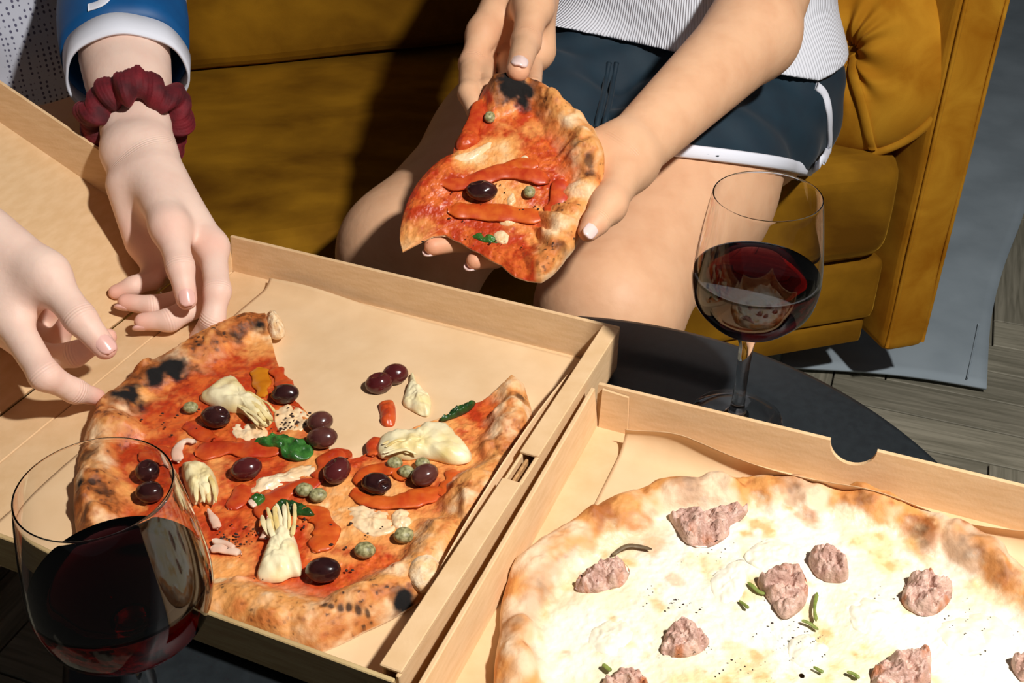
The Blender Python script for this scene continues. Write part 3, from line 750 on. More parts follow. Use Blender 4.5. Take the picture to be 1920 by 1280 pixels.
def blob(px_pts, z, h, n=64, m=14, rough=0.0006, seed=0, pw=2.6, taper=None, sag=0.0, bend=None):
    """pillowy piece from an outline seen from above, flat underneath"""
    pts = np.array([P(x, y, z) for x, y in px_pts]); o = catmull_closed(pts, n); c_ = o.mean(0)
    V = []
    for j in range(m + 1):
        q = j / m
        ring = c_ + (o - c_) * q
        hh = h * (1 - q ** pw) ** 0.7
        if bend is not None: hh = hh * (1 + bend * (((ring - c_) @ nrm(o[0] - c_)) / max(1e-6, np.linalg.norm(o[0] - c_))))
        nz = (fbm(ring[:, :2], 230, 3, seed) - 0.5) * 2 * rough * (1 if q < 1 else 0)
        ring = ring.copy(); ring[:, 2] = z + hh + nz * 2.2
        V.append(ring)
    low = c_ + (o - c_) * 0.94; low = low.copy(); low[:, 2] = z - 0.0015; V.append(low)
    V = np.vstack(V); Fc = grid_faces(m + 2, n, True)[:, ::-1].tolist()
    Fc.append([(m + 1) * n + i for i in range(n)])
    return V, Fc
def strip(px_pts, z, w, t, n=28, seed=0, arch=0.0):
    p = catmull([P(x, y, z) for x, y in px_pts], n); u = np.linspace(0, 1, n)
    p[:, 2] += arch * np.sin(u * math.pi) + (fbm(p[:, :2], 120, 2, seed) - 0.5) * 0.0030
    e = np.minimum(1, np.minimum(u, 1 - u) * 9 + 0.25)
    ww = w * e * (0.45 + 1.1 * (fbm(p[:, :2], 110, 2, seed + 4)))
    return sweep(p, ww, t * (0.5 + 0.5 * e), n=12)
def add(fnres, name, mt, parent, **k):
    return build(name, fnres[0], fnres[1], mt, parent, True, **k)
TZ = BZ + 0.0050                          # level of the sauce
# peppers (long strips)
for pts, w, t, mt in [
    ([(365, 850), (420, 840), (480, 842), (540, 838)], 0.0070, 0.0022, 'pepper_red'), ([(600, 900), (618, 865), (640, 845)], 0.0070, 0.0022, 'pepper_red'),
    ([(485, 690), (490, 715), (492, 745)], 0.0058, 0.0020, 'pepper_yel'), ([(540, 735), (528, 712), (515, 690)], 0.005, 0.002, 'pepper_red'),
    ([(350, 790), (375, 810), (400, 825)], 0.0048, 0.0018, 'pepper_red'), ([(490, 975), (510, 940), (550, 915), (605, 900)], 0.0060, 0.0020, 'pepper_red'),
    ([(555, 960), (595, 965), (612, 1000), (590, 1035)], 0.0062, 0.0020, 'pepper_or'), ([(665, 915), (690, 940), (760, 940), (830, 915)], 0.0062, 0.0020, 'pepper_or'),
    ([(672, 910), (690, 885), (740, 880), (760, 900)], 0.0050, 0.0018, 'pepper_or'), ([(700, 855), (698, 835), (712, 822)], 0.0045, 0.0018, 'pepper_red'),
    ([(430, 955), (450, 935), (455, 910)], 0.0055, 0.002, 'pepper_red'), ([(850, 880), (845, 905), (825, 930)], 0.0052, 0.0018, 'pepper_or'),
    ([(265, 860), (300, 850), (330, 860)], 0.0050, 0.0016, 'pepper_red')]:
    add(strip(pts, TZ + 0.0004, w * 1.05, t * 0.75, seed=int(pts[0][0])), 'pepper_strip', M[mt], pizza1)
# pale melted patches
for i, (pts, h) in enumerate([([(470, 905), (500, 895), (545, 880), (588, 872), (585, 895), (540, 905), (500, 922), (470, 925)], 0.0022),
                ([(650, 955), (690, 950), (735, 965), (740, 995), (700, 1005), (660, 985)], 0.0018), ([(735, 965), (760, 955), (772, 975), (760, 992), (738, 988)], 0.0028),
                ([(515, 770), (545, 760), (575, 775), (580, 800), (545, 815), (520, 805)], 0.0018), ([(430, 800), (470, 795), (500, 805), (495, 822), (450, 825)], 0.0014)]):
    add(blob(pts, TZ - 0.0008, h, seed=i + 40, pw=1.6, rough=0.0010), 'melted_cheese', M['mozz'], pizza1)
# artichoke hearts: flesh plus leaf fibres
def artichoke(outline, h, fibres, seed, parent, z=TZ + 0.001, bend=None):
    o = add(blob(outline, z, h, seed=seed, rough=0.001, pw=3.4, bend=bend), 'artichoke', M['arti'], parent)
    for q, (pts, w) in enumerate(fibres):
        for e in (-1, 1):
            p2 = [(x + e * (3 + 2 * k), y + e * (2 - k)) for k, (x, y) in enumerate(pts)]
            add(strip(p2, z + h * (0.62 + 0.06 * e), w * 0.6, 0.0005, n=16, seed=seed + q * 3 + e, arch=0.0015), 'leaf_fibre', M['arti_leaf'] if (q + e) % 2 else M['arti'], o)
    return o
artichoke([(375, 745), (400, 722), (435, 708), (452, 722), (470, 745), (500, 762), (512, 785), (500, 800), (475, 790), (455, 775), (430, 772), (395, 760)], 0.0085,
          [([(455, 745), (480, 765), (505, 790)], 0.0022), ([(450, 760), (470, 778), (492, 797)], 0.0020), ([(462, 735), (490, 752), (510, 772)], 0.0018)], 1, pizza1)
artichoke([(340, 880), (355, 868), (385, 872), (402, 890), (410, 920), (400, 945), (380, 940), (362, 945), (350, 920)], 0.0090,
          [([(385, 885), (395, 910), (398, 940)], 0.0022), ([(365, 885), (372, 912), (376, 940)], 0.0020)], 2, pizza1)
artichoke([(482, 1085), (495, 1040), (508, 1005), (525, 985), (548, 1000), (560, 1030), (566, 1075), (545, 1082), (520, 1092)], 0.0080,
          [([(520, 1000), (512, 972), (508, 950)], 0.0022), ([(532, 998), (530, 968), (525, 945)], 0.0020), ([(545, 1005), (548, 975), (545, 942)], 0.0018), ([(512, 1010), (500, 985), (498, 965)], 0.0022)], 3, pizza1)
artichoke([(706, 840), (715, 818), (745, 812), (775, 810), (800, 797), (835, 797), (862, 822), (883, 848), (880, 866), (850, 870), (820, 862), (790, 858), (765, 862), (735, 858), (712, 858)], 0.0085,
          [([(720, 835), (750, 828), (780, 830)], 0.0022), ([(722, 850), (750, 845), (775, 850)], 0.0020)], 4, pizza1)
for i, (pts, w, mt) in enumerate([([(395, 1025), (420, 1028), (452, 1035)], 0.0032, 'onion'), ([(398, 1012), (425, 1020), (440, 1028)], 0.0016, 'onion'), ([(390, 955), (402, 975), (408, 990)], 0.0026, 'onion'),
                       ([(335, 865), (332, 845), (345, 828), (368, 828)], 0.0032, 'onion'), ([(468, 945), (478, 940)], 0.0030, 'onion'), ([(498, 995), (500, 1010)], 0.0034, 'onion')]):
    add(strip(pts, TZ + 0.002, w, 0.0014, n=14, seed=i), 'onion_shred', M[mt], pizza1)
# basil
for i, (pts, mt) in enumerate([([(475, 828), (500, 818), (525, 815), (545, 820), (575, 828), (588, 845), (580, 858), (555, 862), (530, 855), (520, 840), (495, 836)], 'basil'),
                  ([(505, 965), (515, 948), (545, 938), (575, 950), (590, 965), (570, 968), (540, 962), (520, 972)], 'basil_dark'),
                  ([(470, 935), (482, 930), (497, 932), (494, 942), (480, 948)], 'basil'),
                  ([(825, 788), (850, 772), (880, 757), (892, 755), (880, 768), (850, 782)], 'basil_dark')]):
    add(blob(pts, TZ + 0.0016, 0.0030, seed=60 + i, rough=0.0016, pw=4), 'basil_leaf', M[mt], pizza1)
# olives on the tomato pizza
for px, py, ang, L, w, mt, hole in [(404, 781, -20, .0105, .0080, 'olive', (0.6, 0.2, 0.8)), (534, 738, 0, .0100, .0072, 'olive', (-0.8, 0, 0.5)), (600, 790, 20, .0086, .0072, 'olive_brown', None),
        (604, 820, 0, .0100, .0075, 'olive_brown', None), (462, 878, 15, .0098, .0074, 'olive_red', None), (282, 880, 30, .0086, .0076, 'olive', (0, 0, 1)), (284, 920, 0, .0092, .0072, 'olive', None),
        (632, 882, 60, .0100, .0080, 'olive_red', (0.1, 0.6, 0.9)), (706, 906, -15, .0096, .0072, 'olive', (0.8, -0.5, 0.3)), (796, 890, 30, .0090, .0072, 'olive_brown', None), (606, 1068, -5, .0102, .0076, 'olive', None)]:
    olive(px, py, TZ, ang, L, w, M[mt], pizza1, hole)
# capers
for px, py, r in [(357, 764, .0045), (570, 918, .0048), (596, 928, .0048), (740, 868, .0045), (762, 884, .0045), (792, 868, .0042), (684, 1031, .0054), (757, 1003, .0052)]:
    v, f = ellipsoid(P(px, py, TZ + r * 0.7), X3, Y3, Z3, r * 1.15, r, r * 0.85, 18, 12, 0.10, px % 50); build('caper', v, f, M['caper'], pizza1)
# torn crumb at the cut crust end and the burst bubble
add(blob([(498, 600), (515, 592), (530, 605), (535, 625), (522, 635), (505, 628)], BZ + 0.006, 0.010, rough=0.002, seed=5), 'torn_crumb', M['crumb'], pizza1)
v, f = ellipsoid(P(795, 1075, BZ + 0.010), X3, Y3, Z3, 0.0095, 0.0125, 0.009, 40, 24, 0.1, 3, ((0.3, -0.2, 1), 0.22, 0.05)); build('burst_bubble', v, f, M['crumb'], pizza1)
# cracked pepper
def specks(name, pts, mt, parent, r0, r1, rng):
    L = []
    for p in pts:
        r = rng.uniform(r0, r1); v, f = ellipsoid(p, X3, Y3, Z3, r * rng.uniform(.8, 1.6), r, r * 0.7, 6, 4, 0.3, rng.randint(0, 99)); L.append((v, f))
    v, f = merge(L); o = build(name, v, f, mt, parent, False); o['kind'] = 'stuff'; return o
rng = random.Random(4); pts = []
for cx, cy, sx, n in [(440, 1010, 40, 26), (545, 790, 30, 24), (470, 1110, 70, 16), (640, 1020, 70, 10), (560, 990, 40, 8), (640, 1160, 40, 12), (300, 800, 60, 8), (800, 1000, 50, 6), (430, 750, 60, 6)]:
    for _ in range(n):
        pts.append(P(cx + rng.gauss(0, sx * .6), cy + rng.gauss(0, sx * .35), TZ + 0.0022))
specks('cracked_pepper', pts, M['pepper_corn'], pizza1, 0.0004, 0.0010, rng)

# bits lying loose on the paper
o = olive(711, 718, BZ - .001, 20, .0098, .0080, M['olive_red'], None, (0, 0.2, 1)); tag(o, 'dark red olive on bare parchment, nearer of the touching pair', 'olive', 'loose olives on the parchment')
o = olive(741, 701, BZ - .001, 10, .0092, .0080, M['olive_red']); tag(o, 'dark red olive on bare parchment, farther of the touching pair', 'olive', 'loose olives on the parchment')
o = build('pepper_piece', *blob([(710, 760), (722, 752), (738, 755), (742, 772), (740, 795), (728, 800), (715, 795), (713, 778)], BZ, 0.005, seed=8), M['pepper_red']); tag(o, 'small square of red pepper lying loose on the parchment', 'pepper piece')
o = build('artichoke_scrap', *blob([(772, 700), (782, 718), (795, 735), (808, 748), (806, 775), (795, 780), (770, 768), (755, 755), (764, 725)], BZ, 0.0055, seed=9, rough=0.0012), M['arti']); tag(o, 'browned artichoke scrap lying loose beside two olives on parchment', 'artichoke')

# white pizza ---------------------------------------------------------------
c2 = np.array([0.150, 0.386]); R0 = 0.1495
o2 = []
for px, py in [(937, 1170), (940, 1110), (965, 1040), (1010, 1000), (1060, 972), (1115, 940), (1200, 905), (1290, 888), (1380, 885), (1480, 890), (1570, 902), (1660, 918), (1760, 958), (1850, 1000), (1920, 1050)]:
    o2.append(P(px, py, BZ + 0.010))
aa = np.arctan2(o2[-1][1] - c2[1], o2[-1][0] - c2[0]); a_end = np.arctan2(o2[0][1] - c2[1], o2[0][0] - c2[0])
r1, r2 = np.hypot(*(o2[-1][:2] - c2)), np.hypot(*(o2[0][:2] - c2))
for t in np.linspace(0, 1, 14)[1:-1]:
    a = aa - (aa + 2 * math.pi - a_end) * t; r = r1 * (1 - t) + r2 * t
    o2.append(np.array([c2[0] + r * math.cos(a), c2[1] + r * math.sin(a), 0]))
ch2 = [ppt(1230, 990, .005), ppt(1205, 975, .010, .6), ppt(1725, 975, .005), ppt(1735, 1000, .006), ppt(1490, 900, .007, .6), ppt(1522, 942, .004), ppt(1870, 1065, .008, .6), ppt(1880, 1070, .003),
       ppt(1290, 900, .006, .6), ppt(1100, 1055, .003, .7), ppt(1270, 1055, .003, .8), ppt(1160, 985, .010, .45), ppt(1030, 1090, .010, .4), ppt(1830, 1020, .012, .5), ppt(1620, 925, .006, .5), ppt(960, 1150, .006, .4), ppt(1580, 1015, .004, .5), ppt(1470, 1000, .004, .5)]
pizza2 = empty('white_pizza', (c2[0], c2[1], BZ)); tag(pizza2, 'whole white pizza with melted cheese and crumbled sausage', 'pizza')
v, f, col, gl = make_pizza('pizza', c2, None, None, o2, True, 200, 900, 0.030, 0.0125, 31, colour_white, pizza2, ch2)
build('crust_and_cheese', v, f, M['pizza'], pizza2, True, {'Col': col, 'gloss': gl})
TZ2 = BZ + 0.0052
def sausage(pts, h, seed):
    v, f = blob(pts, TZ2, h, 96, 26, rough=0.0030, seed=seed, pw=4)
    n = fbm(v[:, :2], 240, 3, seed + 3); col = mixc(np.tile(np.array(lin(186, 146, 130)), (len(v), 1)), np.array(lin(210, 174, 156)), sstep(.35, .65, n))
    c_ = v.mean(0); rr = np.linalg.norm(v[:, :2] - c_[:2], axis=1); rr /= rr.max()
    col = mixc(col, np.array(lin(186, 112, 70)), sstep(.52, .72, fbm(v[:, :2], 150, 3, seed + 8)) * sstep(.3, .8, rr))
    return build('sausage_piece', v, f, M['sausage'], pizza2, True, {'Col': col})
for i, (pts, h) in enumerate([([(1255, 965), (1290, 958), (1310, 968), (1350, 955), (1400, 950), (1395, 970), (1370, 985), (1365, 1005), (1330, 1025), (1290, 1020), (1270, 995)], .007),
        ([(1078, 1105), (1090, 1075), (1115, 1072), (1130, 1050), (1160, 1050), (1180, 1068), (1170, 1095), (1140, 1105), (1110, 1112)], .007),
        ([(1240, 1225), (1250, 1185), (1275, 1165), (1305, 1175), (1330, 1200), (1315, 1222), (1280, 1232)], .007),
        ([(1420, 1090), (1450, 1070), (1500, 1068), (1515, 1105), (1505, 1140), (1470, 1160), (1445, 1130)], .008),
        ([(1515, 1050), (1530, 1032), (1560, 1035), (1582, 1050), (1590, 1085), (1560, 1092), (1530, 1078)], .010),
        ([(1690, 1120), (1705, 1085), (1740, 1080), (1765, 1088), (1785, 1115), (1765, 1145), (1735, 1155), (1700, 1140)], .009),
        ([(1635, 1260), (1660, 1235), (1700, 1228), (1735, 1220), (1745, 1250), (1740, 1290), (1690, 1310), (1640, 1300)], .008),
        ([(1130, 1275), (1165, 1260), (1200, 1262), (1215, 1285), (1180, 1300), (1140, 1298)], .006), ([(1895, 1240), (1925, 1225), (1940, 1260), (1915, 1275)], .006)]):
    sausage(pts, h, 70 + i)
for i, (pts, h) in enumerate([([(1330, 1090), (1360, 1060), (1395, 1050), (1400, 1090), (1385, 1130), (1345, 1130)], .003), ([(1395, 1040), (1440, 1010), (1480, 1020), (1470, 1055), (1420, 1065)], .003),
                 ([(1590, 1140), (1630, 1120), (1680, 1160), (1640, 1190), (1600, 1180)], .003), ([(1760, 1170), (1850, 1150), (1900, 1190), (1820, 1230), (1770, 1210)], .003),
                 ([(1110, 1180), (1160, 1160), (1190, 1190), (1150, 1230), (1105, 1215)], .003), ([(1480, 1200), (1520, 1190), (1560, 1225), (1520, 1255), (1480, 1240)], .003)]):
    add(blob(pts, TZ2 - 0.0012, h, seed=90 + i, rough=0.0008, pw=1.6), 'cheese_curd', mat('soft_cheese', lin(236, 228, 200), 0.35, lin(240, 234, 214), 40) if i == 0 else bpy.data.materials['soft_cheese'], pizza2)
for i, (pts, w, mt) in enumerate([([(1148, 1042), (1170, 1028), (1195, 1024), (1222, 1030)], .0016, 'herb_brown'), ([(1402, 1090), (1420, 1105), (1435, 1112)], .0014, 'herb'), ([(1386, 1124), (1395, 1131), (1403, 1141)], .0014, 'herb'),
                    ([(1532, 1110), (1527, 1140), (1530, 1165)], .0016, 'herb'), ([(1503, 1162), (1520, 1168), (1535, 1178)], .0013, 'herb'), ([(1525, 1250), (1535, 1256), (1544, 1260)], .0013, 'herb'), ([(1130, 1245), (1138, 1252), (1146, 1258)], .0014, 'herb'),
                    ([(1588, 1258), (1600, 1262), (1612, 1270)], .0011, 'herb')]):
    add(strip(pts, TZ2 + 0.002, w * 0.75, 0.0007, n=12, seed=i), 'rosemary_needle', M[mt], pizza2)
rng = random.Random(9); pts = []
for cx, cy, sx, n in [(1500, 1190, 60, 22), (1280, 1130, 50, 14), (1300, 1200, 40, 14), (1460, 1110, 40, 8), (1800, 1160, 70, 10), (1340, 1040, 70, 8), (1720, 1110, 50, 8), (1400, 1260, 60, 10)]:
    for _ in range(n): pts.append(P(cx + rng.gauss(0, sx * .6), cy + rng.gauss(0, sx * .4), TZ2 + 0.003))
specks('cracked_pepper', pts, M['pepper_corn'], pizza2, 0.0002, 0.0006, rng)

# ------------------------------------------------------------------ wine glasses
def wine_glass(base, sc, label, first=None):
    g = empty('wine_glass', base); tag(g, label, 'wine glass', 'stemmed glasses of red wine')
    def L(pr): return np.array(pr) * sc
    bo = np.array([(0.0, .0715), (.006, .0719), (.014, .0742), (.0235, .0798), (.0315, .0876), (.0375, .0960), (.0402, .1075), (.0405, .1180), (.0392, .1320), (.0370, .1480), (.0345, .1640), (.0330, .1715)])
    o_ = catmull(bo, 50); t = 0.0007
    tg = np.gradient(o_, axis=0); nn = np.c_[-tg[:, 1], tg[:, 0]]; nn /= np.linalg.norm(nn, axis=1)[:, None]
    inn = o_ + nn * t; inn[0] = (0, o_[0, 1] + 0.0022); inn[:, 0] = np.maximum(inn[:, 0], 0)
    rc_ = o_[-1] * .5 + inn[-1] * .5; rr_ = np.linalg.norm(o_[-1] - inn[-1]) / 2
    rim = [rc_ + rr_ * 1.15 * np.array([math.cos(t_), math.sin(t_)]) for t_ in np.linspace(-0.3, math.pi + 0.3, 9)]
    pr = np.vstack([o_[:-1], rim, inn[:-1][::-1]])
    bx = np.asarray(base)
    v, f = lathe(L(pr), bx, 128); build('bowl', v, f, M['glass'], g)
    v, f = lathe(L([(0, .0030), (.0085, .0036), (.0060, .0060), (.0048, .012), (.0042, .028), (.0043, .045), (.0050, .062), (.0075, .0695), (.0095, .0727), (0, .0731)]), bx, 48); build('stem', v, f, M['glass'], g)
    v, f = lathe(L([(0, .0006), (.0300, .0004), (.0312, .0010), (.0306, .0018), (.0200, .0026), (.0090, .0040), (0, .0042)]), bx, 96); build('foot', v, f, M['glass'], g)
    lev = .1165; wi = inn[inn[:, 1] < lev] + 0; wi[:, 0] += 0.00012; wi[0, 0] = 0
    rl = np.interp(lev, inn[:, 1], inn[:, 0]) + 0.00012
    wp = np.vstack([wi, [(rl, lev + .0006), (rl - .0012, lev + .0002), (rl - .0025, lev), (0, lev)]])
    v, f = lathe(L(wp), bx, 128); o = build('wine', v, f, M['wine'], g); o['label'] = 'dark red wine'
    return g
wine_glass(P(1380, 783, 0.0002), 1.0, 'glass of red wine standing behind the white pizza box by the sofa')
b1 = P(176, 913, 0.170); wine_glass(np.array([b1[0], b1[1], 0.0002]), 0.99, 'glass of red wine in the foreground beside the tomato pizza')
# ------------------------------------------------------------------ bodies: distance fields turned into one smooth skin
BIG = 1.0
def smin(a, b, k):
    h_ = np.maximum(k - np.abs(a - b), 0) / k
    return np.minimum(a, b) - h_ * h_ * k * 0.25
def cap_d(p, a, b, ra, rb):
    ab = b - a; L2 = ab @ ab
    t = np.clip(((p - a) @ ab) / max(L2, 1e-12), 0, 1)
    q = p - a - t[:, None] * ab
    return np.sqrt((q * q).sum(1)) - (ra + (rb - ra) * t)
class Body:
    def __init__(s): s.base = []; s.limbs = []
    def cap(s, a, b, ra, rb=None, k=0.02): s.base.append((np.asarray(a, float), np.asarray(b, float), ra, ra if rb is None else rb, k))
    def limb(s, pts, radii, k_in=0.006, k=0.010):
        s.limbs.append(([(np.asarray(pts[i], float), np.asarray(pts[i + 1], float), radii[i], radii[i + 1]) for i in range(len(pts) - 1)], k_in, k))
    def eval(s, p, blk=None):
        """p: (N,3). blk: (block centres, reach) so that far primitives are skipped"""
        n = len(p)
        if blk is None:
            d = np.full(n, BIG)
            for a, b, ra, rb, k in s.base: d = smin(d, cap_d(p, a, b, ra, rb), k)
            r = d
            for segs, ki, k in s.limbs:
                f = None
                for a, b, ra, rb in segs:
                    e = cap_d(p, a, b, ra, rb); f = e if f is None else smin(f, e, ki)
                r = np.minimum(r, smin(f, d, k))
            return r
        nb_ = len(blk[0]); P3 = p.reshape(nb_, -1, 3); d = np.full(P3.shape[:2], BIG)
        for a, b, ra, rb, k in s.base:
            m = cap_d(blk[0], a, b, ra, rb) < blk[1]
            if m.any(): d[m] = smin(d[m], cap_d(P3[m].reshape(-1, 3), a, b, ra, rb).reshape(-1, P3.shape[1]), k)
        r = d.copy()
        for segs, ki, k in s.limbs:
            m = np.zeros(nb_, bool)
            for a, b, ra, rb in segs: m |= cap_d(blk[0], a, b, ra, rb) < blk[1]
            if not m.any(): continue
            q = P3[m].reshape(-1, 3); f = None
            for a, b, ra, rb in segs:
                e = cap_d(q, a, b, ra, rb); f = e if f is None else smin(f, e, ki)
            r[m] = np.minimum(r[m], smin(f.reshape(-1, P3.shape[1]), d[m], k))
        return r.ravel()
def nets(fn, lo, hi, h, margin=0.06):
    """sparse surface nets of fn over the box lo..hi"""
    BS = 8; lo = np.asarray(lo, float); nb = np.ceil((np.asarray(hi) - lo) / (h * BS)).astype(int); N = nb * BS
    g = np.stack(np.meshgrid(*[np.arange(k) for k in nb], indexing='ij'), -1).reshape(-1, 3)
    cen = lo + (g + 0.5) * BS * h - h * 0.5
    dc = np.concatenate([fn(c_) for c_ in np.array_split(cen, max(1, len(cen) // 200000))])
    half = BS * h * 0.5 * math.sqrt(3)
    act = np.abs(dc) < half * 1.25 + h
    vol = np.where(dc < 0, -BIG, BIG).astype(np.float32).reshape(nb)
    vol = np.repeat(np.repeat(np.repeat(vol, BS, 0), BS, 1), BS, 2)
    loc = np.stack(np.meshgrid(*[np.arange(BS)] * 3, indexing='ij'), -1).reshape(-1, 3)
    ga = g[act]; ca_ = cen[act]
    for s0 in range(0, len(ga), 2000):
        gg = ga[s0:s0 + 2000]
        idx = (gg[:, None, :] * BS + loc[None]).reshape(-1, 3)
        val = fn(lo + idx * h, (ca_[s0:s0 + 2000], half + margin))
        vol[idx[:, 0], idx[:, 1], idx[:, 2]] = val
    ins = vol < 0
    mixed = np.zeros(np.array(ins.shape) - 1, bool); first = ins[:-1, :-1, :-1]
    for c_ in range(1, 8):
        i, j, k = c_ & 1, (c_ >> 1) & 1, c_ >> 2
        mixed |= ins[i:ins.shape[0] - 1 + i, j:ins.shape[1] - 1 + j, k:ins.shape[2] - 1 + k] != first
    cells = np.argwhere(mixed); key = np.ravel_multi_index(cells.T, mixed.shape)
    acc = np.zeros((len(cells), 3)); cnt = np.zeros(len(cells))
    cor = [(i, j, k) for i in (0, 1) for j in (0, 1) for k in (0, 1)]
    cv = {c_: vol[cells[:, 0] + c_[0], cells[:, 1] + c_[1], cells[:, 2] + c_[2]] for c_ in cor}
    for c_ in cor:
        for ax in range(3):
            if c_[ax]: continue
            e = list(c_); e[ax] = 1; a, b = cv[c_], cv[tuple(e)]
            m = (a < 0) != (b < 0); t = np.where(m, a / np.where(m, a - b, 1), 0)
            q = np.tile(np.array(c_, float), (len(cells), 1)); q[:, ax] += t
            acc += q * m[:, None]; cnt += m
    V = lo + (cells + acc / cnt[:, None]) * h
    quads = []
    for ax in range(3):
        o1, o2 = [(1, 2), (2, 0), (0, 1)][ax]
        sl0 = [slice(None)] * 3; sl1 = [slice(None)] * 3; sl0[ax] = slice(0, -1); sl1[ax] = slice(1, None)
        A_, B_ = ins[tuple(sl0)], ins[tuple(sl1)]
        ed = np.argwhere(A_ != B_)
        ed = ed[(ed[:, o1] > 0) & (ed[:, o2] > 0) & (ed[:, o1] < ins.shape[o1] - 1) & (ed[:, o2] < ins.shape[o2] - 1)]
        flip = ~A_[ed[:, 0], ed[:, 1], ed[:, 2]]
        qs = []
        for d1, d2 in ((0, 0), (-1, 0), (-1, -1), (0, -1)):
            c_ = ed.copy(); c_[:, o1] += d1; c_[:, o2] += d2
            qs.append(np.searchsorted(key, np.ravel_multi_index(c_.T, mixed.shape)))
        q = np.stack(qs, 1); q[flip] = q[flip][:, ::-1]; quads.append(q)
    return V, np.vstack(quads)
def relax(V, Fq, it=2, lam=0.5):
    ia = Fq.ravel(); ib = np.roll(Fq, -1, 1).ravel(); I = np.r_[ia, ib]; J = np.r_[ib, ia]; n_ = np.bincount(I, minlength=len(V)); n_ = np.maximum(n_, 1)
    for _ in range(it):
        s_ = np.stack([np.bincount(I, V[J, c_], len(V)) for c_ in range(3)], 1)
        V = V * (1 - lam) + lam * s_ / n_[:, None]
    return V
def march(fn, px, py, d0=0.5, d1=2.0):
    r = _ray(px, py); rn = np.linalg.norm(r); t = d0
    for _ in range(200):
        d = fn((CAM + r * t)[None])[0]
        if d < 0.0004: break
        t += d / rn * 0.8
        if t > d1: break
    return CAM + r * t
def nail(tip, back, n_hint, rad, L, Wd, mt, parent, out=0.30):
    """curved plate on the last finger joint; tip = end joint, back = joint before it"""
    ax = nrm(np.asarray(tip) - np.asarray(back)); n_ = np.asarray(n_hint, float); n_ = nrm(n_ - ax * (n_ @ ax)); sd = np.cross(ax, n_)
    c_ = np.asarray(tip) + ax * rad * out
    nu, nv = 10, 12; top = []; bot = []
    for i in range(nu + 1):
        for j in range(nv + 1):
            u = -1 + 2 * i / nu; v_ = -1 + 2 * j / nv
            wdt = Wd * (1 - 0.25 * max(0, u) ** 3) * math.sqrt(max(0.0, 1 - max(0, abs(u) - 0.35) ** 2 / 0.4225 * 0.75))
            a = v_ * wdt / (rad * 0.92)
            rr = rad * 0.90
            drop = 0.10 * rad * (u + 0.2) ** 2
            base = c_ + ax * u * L + sd * math.sin(a) * rr + n_ * (math.cos(a) * rr - drop)
            top.append(base + n_ * rad * 0.10); bot.append(base - n_ * rad * 0.12)
    V = np.array(top + bot); n0 = len(top); Fc = []; w = nv + 1
    for i in range(nu):
        for j in range(nv):
            q = i * w + j
            Fc.append([q, q + w, q + w + 1, q + 1]); Fc.append([n0 + q, n0 + q + 1, n0 + q + w + 1, n0 + q + w])
    bd = [j for j in range(nv + 1)] + [i * w + nv for i in range(1, nu + 1)] + [nu * w + j for j in range(nv - 1, -1, -1)] + [i * w for i in range(nu - 1, 0, -1)]
    for i in range(len(bd)):
        a, b = bd[i], bd[(i + 1) % len(bd)]; Fc.append([a, b, n0 + b, n0 + a])
    return build('fingernail', V, Fc, mt, parent, True)
def flush_attr(V, pts):
    f = np.zeros(len(V))
    for p, r, w in pts:
        d2 = ((V - np.asarray(p)) ** 2).sum(1); f = np.maximum(f, w * np.exp(-d2 / (r * r)))
    return f

# ================================================================== person in the jersey (left)
A = Body(); flA = []; nailsA = []
def fing(B, joints, radii, fl, k=0.010, kin=0.005):
    pts = [D(*j) for j in joints]; B.limb(pts, radii, kin, k)
    fl += [(pts[-1], 0.011, 0.75), (pts[1], 0.010, 0.45), (pts[-2], 0.008, 0.3)]
    return pts
# torso, lap and upper arms
A.cap((-0.61, 1.24, 0.02), (-0.61, 1.26, 0.36), 0.125, 0.13, 0.05)
A.cap((-0.55, 1.20, 0.02), (-0.54, 1.22, 0.36), 0.105, 0.11, 0.05)
A.cap((-0.575, 1.27, -0.01), (-0.60, 0.94, -0.05), 0.078, 0.060, 0.04)
A.cap((-0.73, 1.27, -0.01), (-0.82, 0.94, -0.05), 0.078, 0.060, 0.04)
A.cap((-0.60, 0.94, -0.055), (-0.60, 0.98, -0.42), 0.056, 0.036, 0.04)
A.cap((-0.82, 0.94, -0.055), (-0.82, 0.98, -0.42), 0.056, 0.036, 0.04)
for x in (-0.60, -0.82): A.cap((x, 0.99, -0.44), (x + 0.01, 0.82, -0.447), 0.022, 0.018, 0.03)
eL = D(216, -10, 1.065)
A.cap((-0.47, 1.22, 0.36), eL, 0.046, 0.036, 0.03)
# forearm (scrunchie arm): two bones side by side
wL = D(262, 285, 0.925); sdir = nrm(D(330, 270, 0.925) - D(200, 275, 0.925))
A.cap(eL + sdir * 0.010, wL + sdir * 0.011, 0.031, 0.0165, 0.02); A.cap(eL - sdir * 0.010, wL - sdir * 0.012, 0.031, 0.0160, 0.02)
A.cap(D(235, 110, 1.005), D(240, 150, 0.99), 0.033, 0.030, 0.02)
